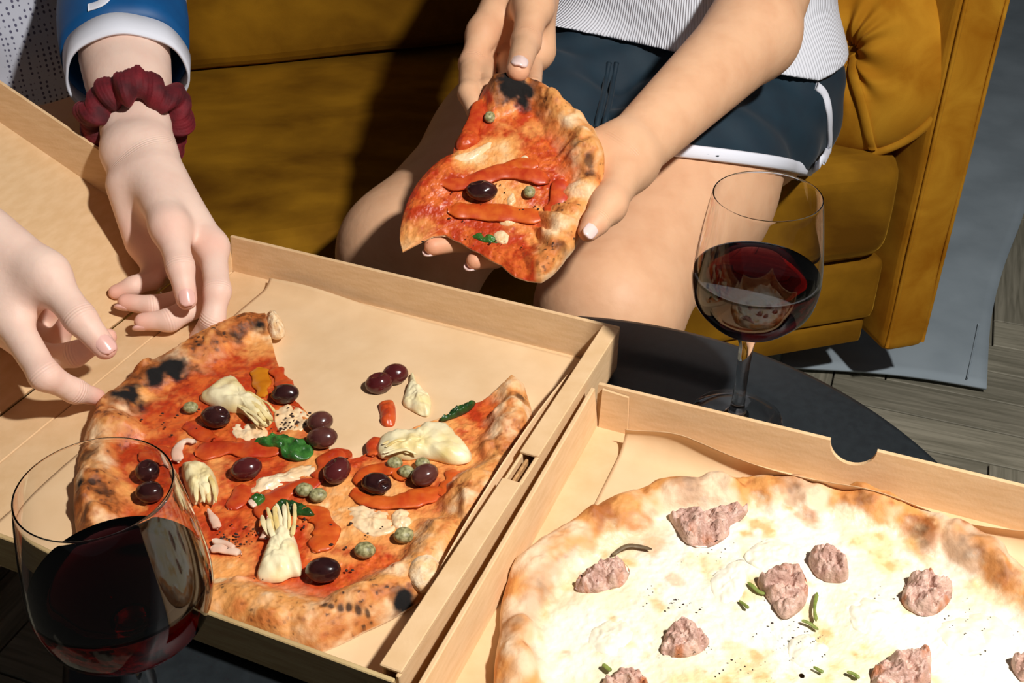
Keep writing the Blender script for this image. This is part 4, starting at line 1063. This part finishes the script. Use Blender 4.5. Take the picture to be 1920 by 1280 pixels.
# palm of that hand
mcI, mcM, mcR, mcP = D(398, 462, 0.880), D(372, 482, 0.893), D(335, 492, 0.905), D(287, 470, 0.912)
A.cap(wL + sdir * 0.008, mcI, 0.0165, 0.0115, 0.016); A.cap(wL, mcM, 0.0150, 0.0115, 0.016)
A.cap(wL - sdir * 0.004, mcR, 0.0150, 0.0110, 0.016); A.cap(wL - sdir * 0.012, mcP, 0.0150, 0.0105, 0.016)
A.cap(D(232, 350, 0.905), D(262, 455, 0.905), 0.0130, 0.0110, 0.016)
A.cap(D(285, 335, 0.905), D(318, 425, 0.862), 0.0185, 0.0135, 0.016)      # base of the thumb
fl = flA
t1 = fing(A, [(318, 425, .862), (338, 500, .842), (350, 562, .838)], [.0125, .0098, .0078], fl, .012)
nailsA.append((t1, (0.35, -0.75, 0.55), .0082, .0084, .0070, 'nail', -0.25))
fi = fing(A, [(398, 462, .880), (408, 545, .850), (399, 600, .848), (366, 642, .862)], [.0110, .0095, .0085, .0068], fl)
fm = fing(A, [(372, 482, .893), (382, 565, .872), (318, 600, .852), (268, 603, .850)], [.0108, .0098, .0082, .0068], fl)
fr = fing(A, [(335, 492, .905), (352, 560, .885), (288, 574, .866), (236, 566, .866)], [.0104, .0090, .0078, .0066], fl)
fp = fing(A, [(287, 470, .912), (285, 522, .897), (250, 536, .884), (217, 548, .882)], [.0098, .0082, .0070, .0060], fl)
for q, hnt in ((fm, (0.1, -0.55, -0.6)), (fr, (0.1, -0.55, -0.6))): nailsA.append((q[-2:], hnt, .0070, .0055, .0056, 'nail'))
# the other hand, coming in from the left
wR = D(-85, 470, 0.80)
eR = D(-420, 330, 0.98)
A.cap((-0.74, 1.24, 0.36), eR, 0.046, 0.036, 0.03)
sR = nrm(D(-85, 540, 0.80) - D(-85, 400, 0.80))
A.cap(eR + sR * 0.008, wR + sR * 0.011, 0.030, 0.0165, 0.02); A.cap(eR - sR * 0.008, wR - sR * 0.011, 0.030, 0.0165, 0.02)
nI, nM, nRr, nP = D(12, 588, 0.762), D(-15, 600, 0.785), D(-40, 610, 0.805), D(-62, 615, 0.825)
A.cap(wR, nI, 0.0185, 0.0125, 0.018); A.cap(wR + sR * .004, nM, 0.0170, 0.0120, 0.018); A.cap(wR + sR * .010, nRr, 0.0165, 0.0115, 0.018); A.cap(wR + sR * .012, nP, 0.0160, 0.0110, 0.018)
A.cap(D(-30, 440, 0.775), D(85, 512, 0.760), 0.0210, 0.0138, 0.018)
A.cap(D(-10, 520, 0.768), D(45, 560, 0.764), 0.0150, 0.0110, 0.018)        # web between thumb and index
t2 = fing(A, [(85, 515, .760), (150, 597, .748), (197, 652, .748)], [.0128, .0102, .0080], fl, .014)
nailsA.append((t2, (0.50, -0.50, 0.75), .0084, .0092, .0074, 'nail', -0.35))
gi = fing(A, [(12, 588, .762), (84, 704, .742), (140, 733, .762), (182, 744, .779)], [.0118, .0096, .0078, .0060], fl)
gm = fing(A, [(-15, 600, .785), (78, 672, .785), (140, 664, .778), (202, 632, .778)], [.0115, .0098, .0082, .0064], fl)
gr = fing(A, [(-40, 610, .805), (60, 628, .815), (105, 640, .808), (130, 600, .800)], [.0108, .0092, .0080, .0066], fl)
gp = fing(A, [(-62, 615, .825), (40, 600, .835), (85, 602, .825), (100, 570, .815)], [.0100, .0086, .0074, .0062], fl)
fl += [(D(400, 460, .87), 0.014, 0.35), (D(318, 425, .85), .014, .3), (D(250, 470, .9), .02, .3)]
V, Fq = nets(lambda p, b=None: A.eval(p, b), (-0.97, 0.53, -0.47), (-0.17, 1.50, 0.44), 0.0021)
V = relax(V, Fq, 2, 0.4)
fa = flush_attr(V, fl)
pa = empty('person', (-0.66, 1.15, FLOOR_Z)); tag(pa, 'person in a white and blue jersey with a red scrunchie reaching for the tomato pizza', 'person')
build('body', V, Fq, M['skin_a'], pa, True, {'flush': fa})
for q, hnt, r_, L_, W_, mt, *o9 in nailsA: nail(q[-1], q[-2], hnt, r_, L_, W_, M[mt], pa, *o9)
jA = [(q[i], q[i + 1] - q[i - 1], 0.016) for q, ii in ((t1, (1,)), (t2, (1,)), (fi, (1, 2)), (fm, (1, 2)), (fr, (2,)), (gi, (1, 2)), (gm, (2,))) for i in ii] + [(wL + (mcI - wL) * 0.12, mcI - wL, 0.030)]
add_creases(M['skin_a'], jA, ORG[pa.name])
# jersey: mesh body cloth, blue sleeve with white cuff
JB = Body(); JB.cap((-0.62, 1.235, 0.0), (-0.62, 1.26, 0.37), 0.150, 0.145, 0.05); JB.cap((-0.555, 1.195, -0.005), (-0.55, 1.22, 0.37), 0.128, 0.125, 0.05)
def jersey_fn(p, b=None):
    d = JB.eval(p, b)
    d = d + 0.004 * np.sin(p[:, 2] * 60 + p[:, 0] * 40) * 0.6
    cut = (0.030 + 0.008 * np.sin(p[:, 0] * 30)) - p[:, 2]
    return np.maximum(d, cut)
V, Fq = nets(jersey_fn, (-0.84, 0.98, -0.06), (-0.38, 1.46, 0.42), 0.004); V = relax(V, Fq, 2)
jer = build('jersey', V, Fq, M['meshcloth'], pa, True)
def ring_frame(axis):
    a = nrm(axis); s_ = nrm(np.cross(a, np.array([0.2, 1, 0.3]))); return a, s_, np.cross(s_, a)
def loft(rings, n, thick_name, mt, parent, wr=0.0, seed=0):
    """open cloth tube: rings of (centre, axis, r_side, r_up); walls get thickness"""
    V = []; Fc = []; m = len(rings)
    for i, (c_, ax, ra, rb) in enumerate(rings):
        a, s_, u_ = ring_frame(ax)
        # keep side vector roughly image horizontal
        s_ = nrm(X3 - a * (X3 @ a)); u_ = np.cross(s_, a)
        for k in range(n):
            t = 2 * math.pi * k / n
            w = 1 + wr * (math.sin(3 * t + i * 0.35 + seed) * 0.6 + math.sin(7 * t - i * 0.5) * 0.4)
            V.append(np.asarray(c_) + s_ * math.cos(t) * ra * w + u_ * math.sin(t) * rb * w)
    for i in range(m - 1):
        for k in range(n): Fc.append([i * n + k, i * n + (k + 1) % n, (i + 1) * n + (k + 1) % n, (i + 1) * n + k])
    o = build(thick_name, V, Fc, mt, parent, True)
    sm_ = o.modifiers.new('cloth', 'SOLIDIFY'); sm_.thickness = 0.0022; sm_.offset = -1
    return o
fdir = nrm(D(240, 150, 0.99) - D(220, 0, 1.06))
s_end = D(238, 138, 1.008); s_top = D(205, -330, 1.22)
def sl(t): return s_top + (s_end - s_top) * t
rings = []
for t in np.linspace(0, 1, 26):
    ax = nrm((s_end - s_top) * (1 - t) + fdir * t); r_ = 0.064 - 0.0155 * t + 0.004 * math.sin(t * 9)
    rings.append((sl(t), ax, r_, r_ * 0.93))
n_c = 24
blue_r = rings[:n_c + 1]; cuff_r = rings[n_c:]
sleeve = loft(blue_r, 72, 'sleeve', M['blue'], pa, 0.03, 1)
cuff = loft([(c_, ax, a * 1.01, b * 1.01) for c_, ax, a, b in cuff_r] + [(s_end + fdir * 0.008, fdir, 0.0500, 0.0465)], 72, 'cuff', M['white_cuff'], pa, 0.03, 1)
# white print on the sleeve: follow the sleeve's own surface
def sleeve_pt(t, th):
    i = min(int(t * 25), 24); u = t * 25 - i; (c0, a0, r0, q0), (c1_, a1, r1_, q1) = rings[i], rings[i + 1]
    c_ = c0 * (1 - u) + c1_ * u; ax = nrm(a0 * (1 - u) + a1 * u); ra = r0 * (1 - u) + r1_ * u; rb = q0 * (1 - u) + q1 * u
    s_ = nrm(X3 - ax * (X3 @ ax)); u_ = np.cross(s_, ax)
    return c_ + s_ * math.cos(th) * ra + u_ * math.sin(th) * rb, nrm(s_ * math.cos(th) + u_ * math.sin(th))
def to_px(p):
    q = np.asarray(p) - CAM; d = q[1] * cP - q[2] * sP; return 960 + F_PX * q[0] / d, 640 - F_PX * (q[1] * sP + q[2] * cP) / d
grid = [(t, th) for t in np.linspace(0.2, 0.96, 60) for th in np.linspace(0, 2 * math.pi, 90)]
gp_ = []
for t, th in grid:
    p, n_ = sleeve_pt(t, th)
    if n_ @ (CAM - p) > 0: gp_.append((*to_px(p), t, th))
gp_ = np.array(gp_)
def on_sleeve(px, py):
    k = np.argmin((gp_[:, 0] - px) ** 2 + (gp_[:, 1] - py) ** 2); p, n_ = sleeve_pt(gp_[k, 2], gp_[k, 3]); return p + n_ * 0.0026, n_
for pxs, w in (([(170, 20), (188, 8), (206, -8), (222, -28), (238, -50)], 0.0055), ([(330, -22), (348, -6), (362, 4)], 0.0035)):
    pn = [on_sleeve(*q) for q in pxs]; pth = catmull([p for p, _ in pn], 24); ups = catmull([n_ for _, n_ in pn], 24)
    v, f = sweep(pth, w, 0.0008, up=ups, n=8); build('white_print', v, f, M['white_trim'], sleeve)
# scrunchie
sc_c = D(256, 226, 0.952); sax = nrm(wL - D(240, 150, 0.99)); _, s1, s2 = ring_frame(sax)
V = []; nA, nB = 260, 26
for i in range(nA):
    t = 2 * math.pi * i / nA
    ruff = math.sin(t * 11) * 0.5 + math.sin(t * 17 + 1) * 0.35 + math.sin(t * 29 + 2) * 0.2
    Rm = 0.0335 + 0.0022 * math.sin(t * 5 + 0.5); off = 0.0045 * math.sin(t * 7 + 1.2) + 0.002 * math.sin(t * 13)
    for j in range(nB):
        p_ = 2 * math.pi * j / nB
        outw = max(0, math.cos(p_))
        rr = 0.0120 * (1 + 0.26 * ruff * (0.35 + 0.65 * outw)) + 0.0004 * math.sin(t * 90) * (0.3 + 0.7 * outw)
        V.append(sc_c + (s1 * math.cos(t) + s2 * math.sin(t)) * (Rm + rr * math.cos(p_)) + sax * (off + rr * 1.35 * math.sin(p_)))
Fc = [[i * nB + j, i * nB + (j + 1) % nB, ((i + 1) % nA) * nB + (j + 1) % nB, ((i + 1) % nA) * nB + j] for i in range(nA) for j in range(nB)]
o = build('scrunchie', V, Fc, M['scrunchie'], pa); o['label'] = 'dark red velvet scrunchie'

# ================================================================== held slice: a drooping sheet on a tilted plane
SC = D(940, 345, 0.875); SN = nrm((0.03, -0.42, 0.90)); SXa = nrm(np.cross((0, 1, 0), SN)) ; SXa = nrm(X3 - SN * (X3 @ SN)); SYa = np.cross(SN, SXa)
def PL(px, py, off=0.0):
    r = _ray(px, py); t = ((SC + SN * off - CAM) @ SN) / (r @ SN); return CAM + r * t
def loc2(p): q = np.asarray(p) - SC; return np.array([q @ SXa, q @ SYa])
slc = lambda px, py: np.r_[loc2(PL(px, py)), 0]
cS = slc(945, 365)[:2]
so_m = [((1015, 533), .8), ((1035, 520), 1), ((1062, 485), 1), ((1092, 430), 1), ((1118, 375), 1), ((1132, 330), 1), ((1128, 285), 1), ((1105, 238), 1), ((1060, 195), 1), ((1015, 160), 1), ((970, 147), 1), ((925, 150), 1),
        ((905, 165), .2), ((888, 205), 0), ((872, 235), 0), ((855, 258), 0), ((850, 285), 0), ((800, 318), .2), ((770, 352), .25), ((752, 395), .2), ((748, 430), 0), ((754, 458), 0), ((772, 444), 0), ((800, 430), 0), ((835, 430), 0), ((865, 446), 0),
        ((900, 468), 0), ((940, 495), 0), ((965, 520), 0), ((992, 530), .1)]
so = [slc(*q) for q, _ in so_m]; som = [m for _, m in so_m]
def ps(px, py, r, w=1.0): q = slc(px, py); return (q[0], q[1], r, w)
TOASTED[51] = [ps(960, 190, .035, .8), ps(1000, 260, .02, .5), ps(1090, 330, .012, .6), ps(1040, 470, .012, .4)]
chS = [ps(958, 180, .013), ps(968, 205, .012), ps(950, 168, .010), ps(985, 185, .008), ps(1075, 300, .004, .4), ps(1100, 330, .004, .6), ps(1105, 345, .004, .5), ps(1050, 480, .005, .4), ps(1040, 410, .004, .4)]
def lift(V):
    # lay the flat slice on the tilted plane and let it sag and curl
    x, y, z = V[:, 0], V[:, 1], V[:, 2] - BZ
    q = np.stack([x, y], 1)
    off = 0.0025 * np.sin((x - cS[0]) * 30) + 0.003 * np.sin(y * 55 + 0.6) - 0.003 - 0.35 * np.maximum(0, cS[0] - 0.045 - x) ** 1.2
    return SC + x[:, None] * SXa + y[:, None] * SYa + (z + off)[:, None] * SN
slice_ = empty('pizza_slice', SC - Z3 * 0.02); tag(slice_, 'slice of tomato pizza with charred crust held in two hands', 'pizza slice')
v, f, col, gl = make_pizza('slice', cS, None, None, so, True, 170, 700, 0.036, 0.0165, 51, colour_tomato, slice_, chS, place=lift, omask=som)
build('crust_and_sauce', v, f, M['pizza'], slice_, True, {'Col': col, 'gloss': gl})
def lift_pts(V2, z): return lift(np.c_[V2[:, :2], BZ + z])
def sblob(px_pts, h, n=64, m=16, rough=0.0006, seed=0, pw=2.6, z0=0.004, colour=None):
    pts = np.array([slc(*q) for q in px_pts]); o = catmull_closed(pts, n); c_ = o.mean(0); V2 = []; Zs = []
    for j in range(m + 1):
        q = j / m; ring = c_ + (o - c_) * q
        V2.append(ring); Zs.append(z0 + h * (1 - q ** pw) ** 0.7 + (fbm(ring[:, :2], 230, 3, seed) - 0.5) * 4 * rough * (q < 1))
    V2.append(c_ + (o - c_) * 0.96); Zs.append(np.full(n, max(0.0, z0 - 0.003)))
    V2 = np.vstack(V2); Zs = np.concatenate(Zs)
    Fc = grid_faces(m + 2, n, True)[:, ::-1].tolist(); Fc.append([(m + 1) * n + i for i in range(n)])
    return lift_pts(V2, Zs), Fc, V2

def sadd(res, name, mt, parent=None): return build(name, res[0], res[1], mt, parent if parent is not None else slice_, True)
def sstrip(px_pts, w, t, n=26, seed=0, z0=0.006):
    p2 = catmull([slc(*q) for q in px_pts], n); u = np.linspace(0, 1, n); e = np.minimum(1, np.minimum(u, 1 - u) * 8 + 0.25)
    p = lift_pts(p2, z0 + (fbm(p2[:, :2], 120, 2, seed) - 0.5) * 0.002)
    return sweep(p, w * e * (0.85 + 0.4 * fbm(p2[:, :2], 90, 2, seed + 4)), t * (0.5 + 0.5 * e), up=SN, n=12)
for pts, w, mt in [([(825, 345), (880, 345), (940, 330), (985, 335), (1030, 350)], .0072, 'pepper_red'), ([(840, 392), (900, 395), (960, 402), (1020, 412)], .0072, 'pepper_or'), ([(905, 185), (890, 225), (878, 260)], .0062, 'pepper_red'),
                   ([(935, 330), (970, 318), (1010, 322)], .005, 'pepper_or'), ([(1050, 345), (1045, 385), (1025, 405)], .0065, 'pepper_red')]:
    sadd(sstrip(pts, w, .0017, seed=int(pts[0][0])), 'pepper_strip', M[mt])
sadd(sblob([(856, 262), (872, 240), (892, 248), (900, 265), (880, 280), (858, 282)], .006, seed=3), 'tomato_piece', M['pepper_red'])
for i, pts in enumerate([[(850, 298), (875, 292), (905, 275), (922, 268), (918, 282), (890, 302), (862, 306)], [(938, 410), (960, 408), (972, 415), (955, 422), (938, 418)], [(925, 438), (940, 428), (955, 440), (950, 455), (932, 452)],
                         [(950, 375), (962, 365), (968, 380), (955, 388)], [(970, 310), (985, 300), (995, 315), (980, 322)]]):
    sadd(sblob(pts, .0025, seed=20 + i), 'melted_cheese', M['mozz'])
p_o = lift_pts(np.array([slc(903, 366)]), np.array([0.010]))[0]
v, f = ellipsoid(p_o, SXa, SYa, SN, .0118, .0082, .0075, 32, 22, 0.07, 5, ((-0.3, 0.6, 0.8), 0.35, 0.08)); build('olive', v, f, M['olive'], slice_)
for q in ((992, 369), (918, 222)):
    p_o = lift_pts(np.array([slc(*q)]), np.array([0.008]))[0]; v, f = ellipsoid(p_o, SXa, SYa, SN, .0045, .0052, .004, 18, 12, .1, 7); build('caper', v, f, M['caper'], slice_)
sadd(sblob([(885, 438), (905, 432), (925, 440), (935, 452), (915, 452), (895, 446)], .002, seed=31, rough=.0012, pw=4), 'basil_leaf', M['basil'])
rng = random.Random(3); pp = np.array([slc(rng.uniform(790, 1010), rng.uniform(330, 470)) for _ in range(40)])
specks('cracked_pepper', lift_pts(pp, np.full(40, .0062)), M['pepper_corn'], slice_, .0003, .0009, rng)

# ================================================================== person holding the slice
B = Body(); flB = []; nailsB = []
hipL, hipR = np.array([0.258, 1.205, -0.015]), np.array([0.105, 1.280, -0.015])
kneL, kneR = np.array([0.085, 0.845, -0.060]), np.array([-0.095, 0.905, -0.040])
LB = Body()                                   # trunk and thighs alone, for the clothes
def both(*a, **k): B.cap(*a, **k); LB.cap(*a, **k)
both(hipL, hipR, 0.095, 0.095, k=0.05)
both(hipL, hipL * .5 + kneL * .5, 0.088, 0.080, k=0.05); both(hipL * .5 + kneL * .5, kneL, 0.080, 0.060, k=0.05)
both(hipR, hipR * .5 + kneR * .5, 0.088, 0.080, k=0.05); both(hipR * .5 + kneR * .5, kneR, 0.080, 0.060, k=0.05)
B.cap(kneL, kneL + [0.02, 0.03, -0.20], 0.058, 0.053, 0.03); B.cap(kneL + [0.02, 0.03, -0.20], kneL + [0.03, 0.05, -0.36], 0.053, 0.034, 0.03)
B.cap(kneR, kneR + [0.0, 0.04, -0.20], 0.058, 0.053, 0.03); B.cap(kneR + [0.0, 0.04, -0.20], kneR + [0.0, 0.05, -0.38], 0.053, 0.034, 0.03)
for kn in (kneL, kneR): B.cap((kn[0] + .02, kn[1] + .05, -0.437), (kn[0] - .04, kn[1] - .09, -0.447), 0.024, 0.019, 0.03)
lat = nrm((0.86, -0.42, 0))
t0 = np.array([0.192, 1.272, 0.03])
torso = both
torso(t0 + lat * 0.050, t0 + lat * 0.045 + [0.02, 0.0, 0.32], 0.100, 0.095, k=0.05); torso(t0 - lat * 0.050, t0 - lat * 0.045 + [0.02, 0.0, 0.32], 0.100, 0.095, k=0.05)
# left arm (runs down to the hand under the slice)
elB = D(1412, 62, 1.06); wB = PL(1172, 292, -0.020)
B.cap(D(1500, -200, 1.20), elB, 0.046, 0.040, 0.02)
pd = nrm(D(1320, 260, 1.0) - D(1250, 130, 1.0))
B.cap(elB + pd * .006, wB + pd * .009, 0.036, 0.0165, 0.02); B.cap(elB - pd * .006, wB - pd * .009, 0.036, 0.0165, 0.02)
# palm-up hand below the slice: index nearest the viewer
o_ = -0.020
kI, kM, kR, kP = PL(1035, 412, o_), PL(1020, 375, o_), PL(1012, 338, o_), PL(1012, 303, o_)
B.cap(wB + pd * .008, kI, .0160, .0115, .016); B.cap(wB, kM, .0150, .0115, .016); B.cap(wB - pd * .004, kR, .0150, .0110, .016); B.cap(wB - pd * .010, kP, .0150, .0105, .016)
tb0 = PL(1145, 345, -0.008); tb1 = PL(1140, 385, 0.004)
B.cap(wB + pd * .006, tb1, .0190, .0125, .016)
B.limb([tb1, PL(1118, 415, 0.010), PL(1103, 434, 0.011)], [.0120, .0098, .0080], .005, .012)
nailsB.append(([PL(1118, 415, .010), PL(1103, 434, .011)], (0.25, -0.75, 0.6), .0084, .0068, .0058, 'nail_polish'))
bi = [kI, PL(975, 452, -0.022), PL(928, 480, -0.022), PL(890, 489, -0.016)]; B.limb(bi, [.0110, .0095, .0085, .0070], .005, .010)
bm_ = [kM, PL(940, 415, -0.022), PL(872, 450, -0.024), PL(812, 462, -0.016)]; B.limb(bm_, [.0110, .0095, .0085, .0072], .005, .010)
br = [kR, PL(930, 370, -0.022), PL(870, 395, -0.020), PL(825, 405, -0.016)]; B.limb(br, [.0105, .0090, .0080, .0068], .005, .010)
bp = [kP, PL(940, 325, -0.022), PL(895, 340, -0.020), PL(860, 350, -0.018)]; B.limb(bp, [.0098, .0082, .0072, .0062], .005, .010)
for q in (bi, bm_): nailsB.append((q[-2:], -SN * 0.8 + np.array([-0.35, -0.5, 0.2]), .0072, .0056, .0052, 'nail_polish')); flB.append((q[-1], .012, .8))
# right hand gripping the far end: thumb above, fingers below
wR2 = D(1005, -75, 1.06)
B.cap(D(1180, -420, 1.22), wR2 + X3 * .008, 0.036, 0.020, 0.02); B.cap(D(1160, -420, 1.22), wR2 - X3 * .012, 0.036, 0.020, 0.02)
mI, mM, mR, mP = D(905, 62, 1.005), D(930, 50, 1.03), D(962, 48, 1.045), D(995, 55, 1.05)
B.cap(wR2 - X3 * .012, mI, .019, .0128, .018); B.cap(wR2 - X3 * .004, mM, .018, .0125, .018); B.cap(wR2 + X3 * .006, mR, .018, .012, .018); B.cap(wR2 + X3 * .012, mP, .018, .0115, .018)
B.cap(D(1005, 20, 1.03), D(1012, 95, 1.03), .017, .0150, .018)
B.cap(wR2 + X3 * .008, D(1000, 15, 1.000), .019, .0165, .018)
th2 = [D(1000, 10, .995), D(986, 80, .968), PL(971, 132, .015)]
B.limb(th2, [.0150, .0122, .0098], .006, .014); flB += [(th2[-1], .013, .6), (th2[1], .012, .5)]
nailsB.append((th2[-2:], (0.05, -0.75, 0.65), .0102, .0092, .0080, 'nail_polish', -0.12))
ri = [mI, D(884, 120, .985), PL(880, 175, -0.014), PL(893, 215, -0.012)]; B.limb(ri, [.0125, .0108, .0092, .0074], .005, .012)
rm = [mM, D(905, 110, 1.01), PL(915, 170, -0.018), PL(935, 215, -0.016)]; B.limb(rm, [.0122, .0105, .0090, .0074], .005, .012)
rr_ = [mR, D(950, 105, 1.025), PL(955, 165, -0.020), PL(972, 215, -0.018)]; B.limb(rr_, [.0115, .0100, .0086, .0072], .005, .012)
rp = [mP, D(1000, 112, 1.03), PL(998, 165, -0.022), PL(1008, 210, -0.020)]; B.limb(rp, [.0108, .0092, .0080, .0066], .005, .012)
flB += [(ri[1], .014, .4), (mI, .014, .3), (tb1, .014, .4), (PL(1103, 434, .011), .012, .6)]
V, Fq = nets(lambda p, b=None: B.eval(p, b), (-0.20, 0.66, -0.47), (0.48, 1.50, 0.40), 0.0022)
V = relax(V, Fq, 2, 0.4)
pb = empty('person', (0.15, 1.0, FLOOR_Z)); tag(pb, 'person in a white tank top and navy shorts sitting and holding the pizza slice', 'person')
build('body', V, Fq, M['skin_b'], pb, True, {'flush': flush_attr(V, flB)})
for q, hnt, r_, L_, W_, mt, *o9 in nailsB: nail(q[-1], q[-2], hnt, r_, L_, W_, M[mt], pb, *o9)
tq = [tb1, PL(1118, 415, 0.010), PL(1103, 434, 0.011)]
add_creases(M['skin_b'], [(q[1], q[2] - q[0], 0.018) for q in (th2, ri, tq, bi, bm_)] + [(wB + (kI - wB) * 0.1, kI - wB, 0.028)], ORG[pb.name])
# shorts: skin offset, cut by the leg hems and the waist
h1, h2 = march(LB.eval, 1290, 288), march(LB.eval, 1515, 342); h3 = march(LB.eval, 1420, 304)
hn = nrm(np.cross(h2 - h1, h3 - h1))
if abs(hn @ nrm(kneL - hipL)) < 0.5: hn = nrm(np.cross(h2 - h1, nrm((0.0, 0.5, 1.0))))
hn = hn; hn = hn if hn @ (hipL - h1) > 0 else -hn
rdir = nrm(kneR - hipR); rcut = hipR + (kneR - hipR) * 0.55
mid = (hipL + hipR) / 2
side = nrm(hipL - hipR)
fwd = nrm((-lat[1] * -1, -lat[0], 0)); fwd = nrm((-0.42, -0.86, 0)); fwd = nrm(fwd - lat * (fwd @ lat))
def tank_hem(p):
    q = (p - t0) @ lat; f_ = (p - t0) @ fwd
    return 0.050 - 0.05 * q + 0.35 * np.maximum(0, f_ - 0.085)
def shorts_fn(p, b=None):
    d = LB.eval(p, b) - 0.0056
    wr = 0.0022 * np.sin(p[:, 0] * 70 + p[:, 1] * 55 + 3 * np.sin(p[:, 2] * 30)) + 0.0016 * np.sin(p[:, 1] * 130 - p[:, 0] * 60)
    d = d + wr
    sL = (p - mid) @ side
    cutL = -((p - h1) @ hn); cutR = (p - rcut) @ rdir
    cut = np.where(sL > 0, cutL, cutR)
    return np.maximum(np.maximum(d, cut * 0.8), p[:, 2] - tank_hem(p) - 0.022)
V, Fq = nets(shorts_fn, (-0.02, 0.95, -0.13), (0.46, 1.45, 0.16), 0.0024); V = relax(V, Fq, 2)
build('shorts', V, Fq, M['navy'], pb)
# tank top
def tank_fn(p, b=None):
    d = LB.eval(p, b) - 0.0135
    d = d + 0.002 * np.sin(p[:, 2] * 75 + p[:, 0] * 22) * sstep(0.02, 0.12, p[:, 2])
    hem = tank_hem(p) - p[:, 2]
    return np.maximum(d, hem)
V, Fq = nets(tank_fn, (0.02, 1.08, -0.02), (0.46, 1.48, 0.40), 0.0026); V = relax(V, Fq, 3)
qx = (V - t0) @ lat; qy = (V - t0) @ np.cross(Z3, lat)
rib = np.arctan2(qx, -qy + 0.02 * 0) * 0.16
build('tank_top', V, Fq, M['rib'], pb, True, {'rib': rib})
# white edging of the shorts
def slice_curve(fn, o, e1, e2, n=90, r0=0.02):
    out = []
    for t in np.linspace(0, 2 * math.pi, n, endpoint=False):
        d_ = e1 * math.cos(t) + e2 * math.sin(t); a, b = r0, 0.22
        for _ in range(24):
            m_ = (a + b) / 2
            if fn((o + d_ * m_)[None])[0] < 0: a = m_
            else: b = m_
        out.append(o + d_ * a)
    return np.array(out)
tax = nrm(kneL - hipL); tt_ = ((h1 - hipL) @ hn) / (tax @ hn); oc = hipL + tax * tt_
e1 = nrm(np.cross(hn, Z3)); e2 = np.cross(e1, hn)
sf = lambda p: LB.eval(p) - 0.0062
cur = slice_curve(sf, oc + hn * 0.002, e1, e2)
v, f = sweep(cur, 0.0052, 0.0022, up=np.tile(hn, (len(cur), 1)), n=10, closed=True)
nv = cur - oc; nv = nv / np.linalg.norm(nv, axis=1)[:, None]
v, f = sweep(cur, 0.0062, 0.0022, up=nv, n=10, closed=True)
build('hem_trim', v, f, M['white_trim'], pb)
side_px = [(1530, 345), (1546, 318), (1553, 280), (1556, 240), (1554, 205), (1545, 175), (1530, 160)]
def hit(fn, x, y):
    for _ in range(12):
        p = march(fn, x, y)
        if fn(p[None])[0] < 0.003: return p
        x -= 6
    return p
sp = catmull([hit(shorts_fn, *q) for q in side_px], 40)
v, f = sweep(sp, 0.0050, 0.0022, up=nrm((0.5, -0.7, 0.5)), n=10); build('side_trim', v, f, M['white_trim'], pb)
for k in (0, 1):
    ds = catmull([march(shorts_fn, x + 14 * k, y) for x, y in [(1142, 118), (1136, 150), (1130, 185), (1122, 220), (1118, 240)]], 30)
    v, f = sweep(ds, 0.0030, 0.0034, up=nrm((0, -0.7, 0.7)), n=8); build('drawstring', v, f, M['navy'], pb)
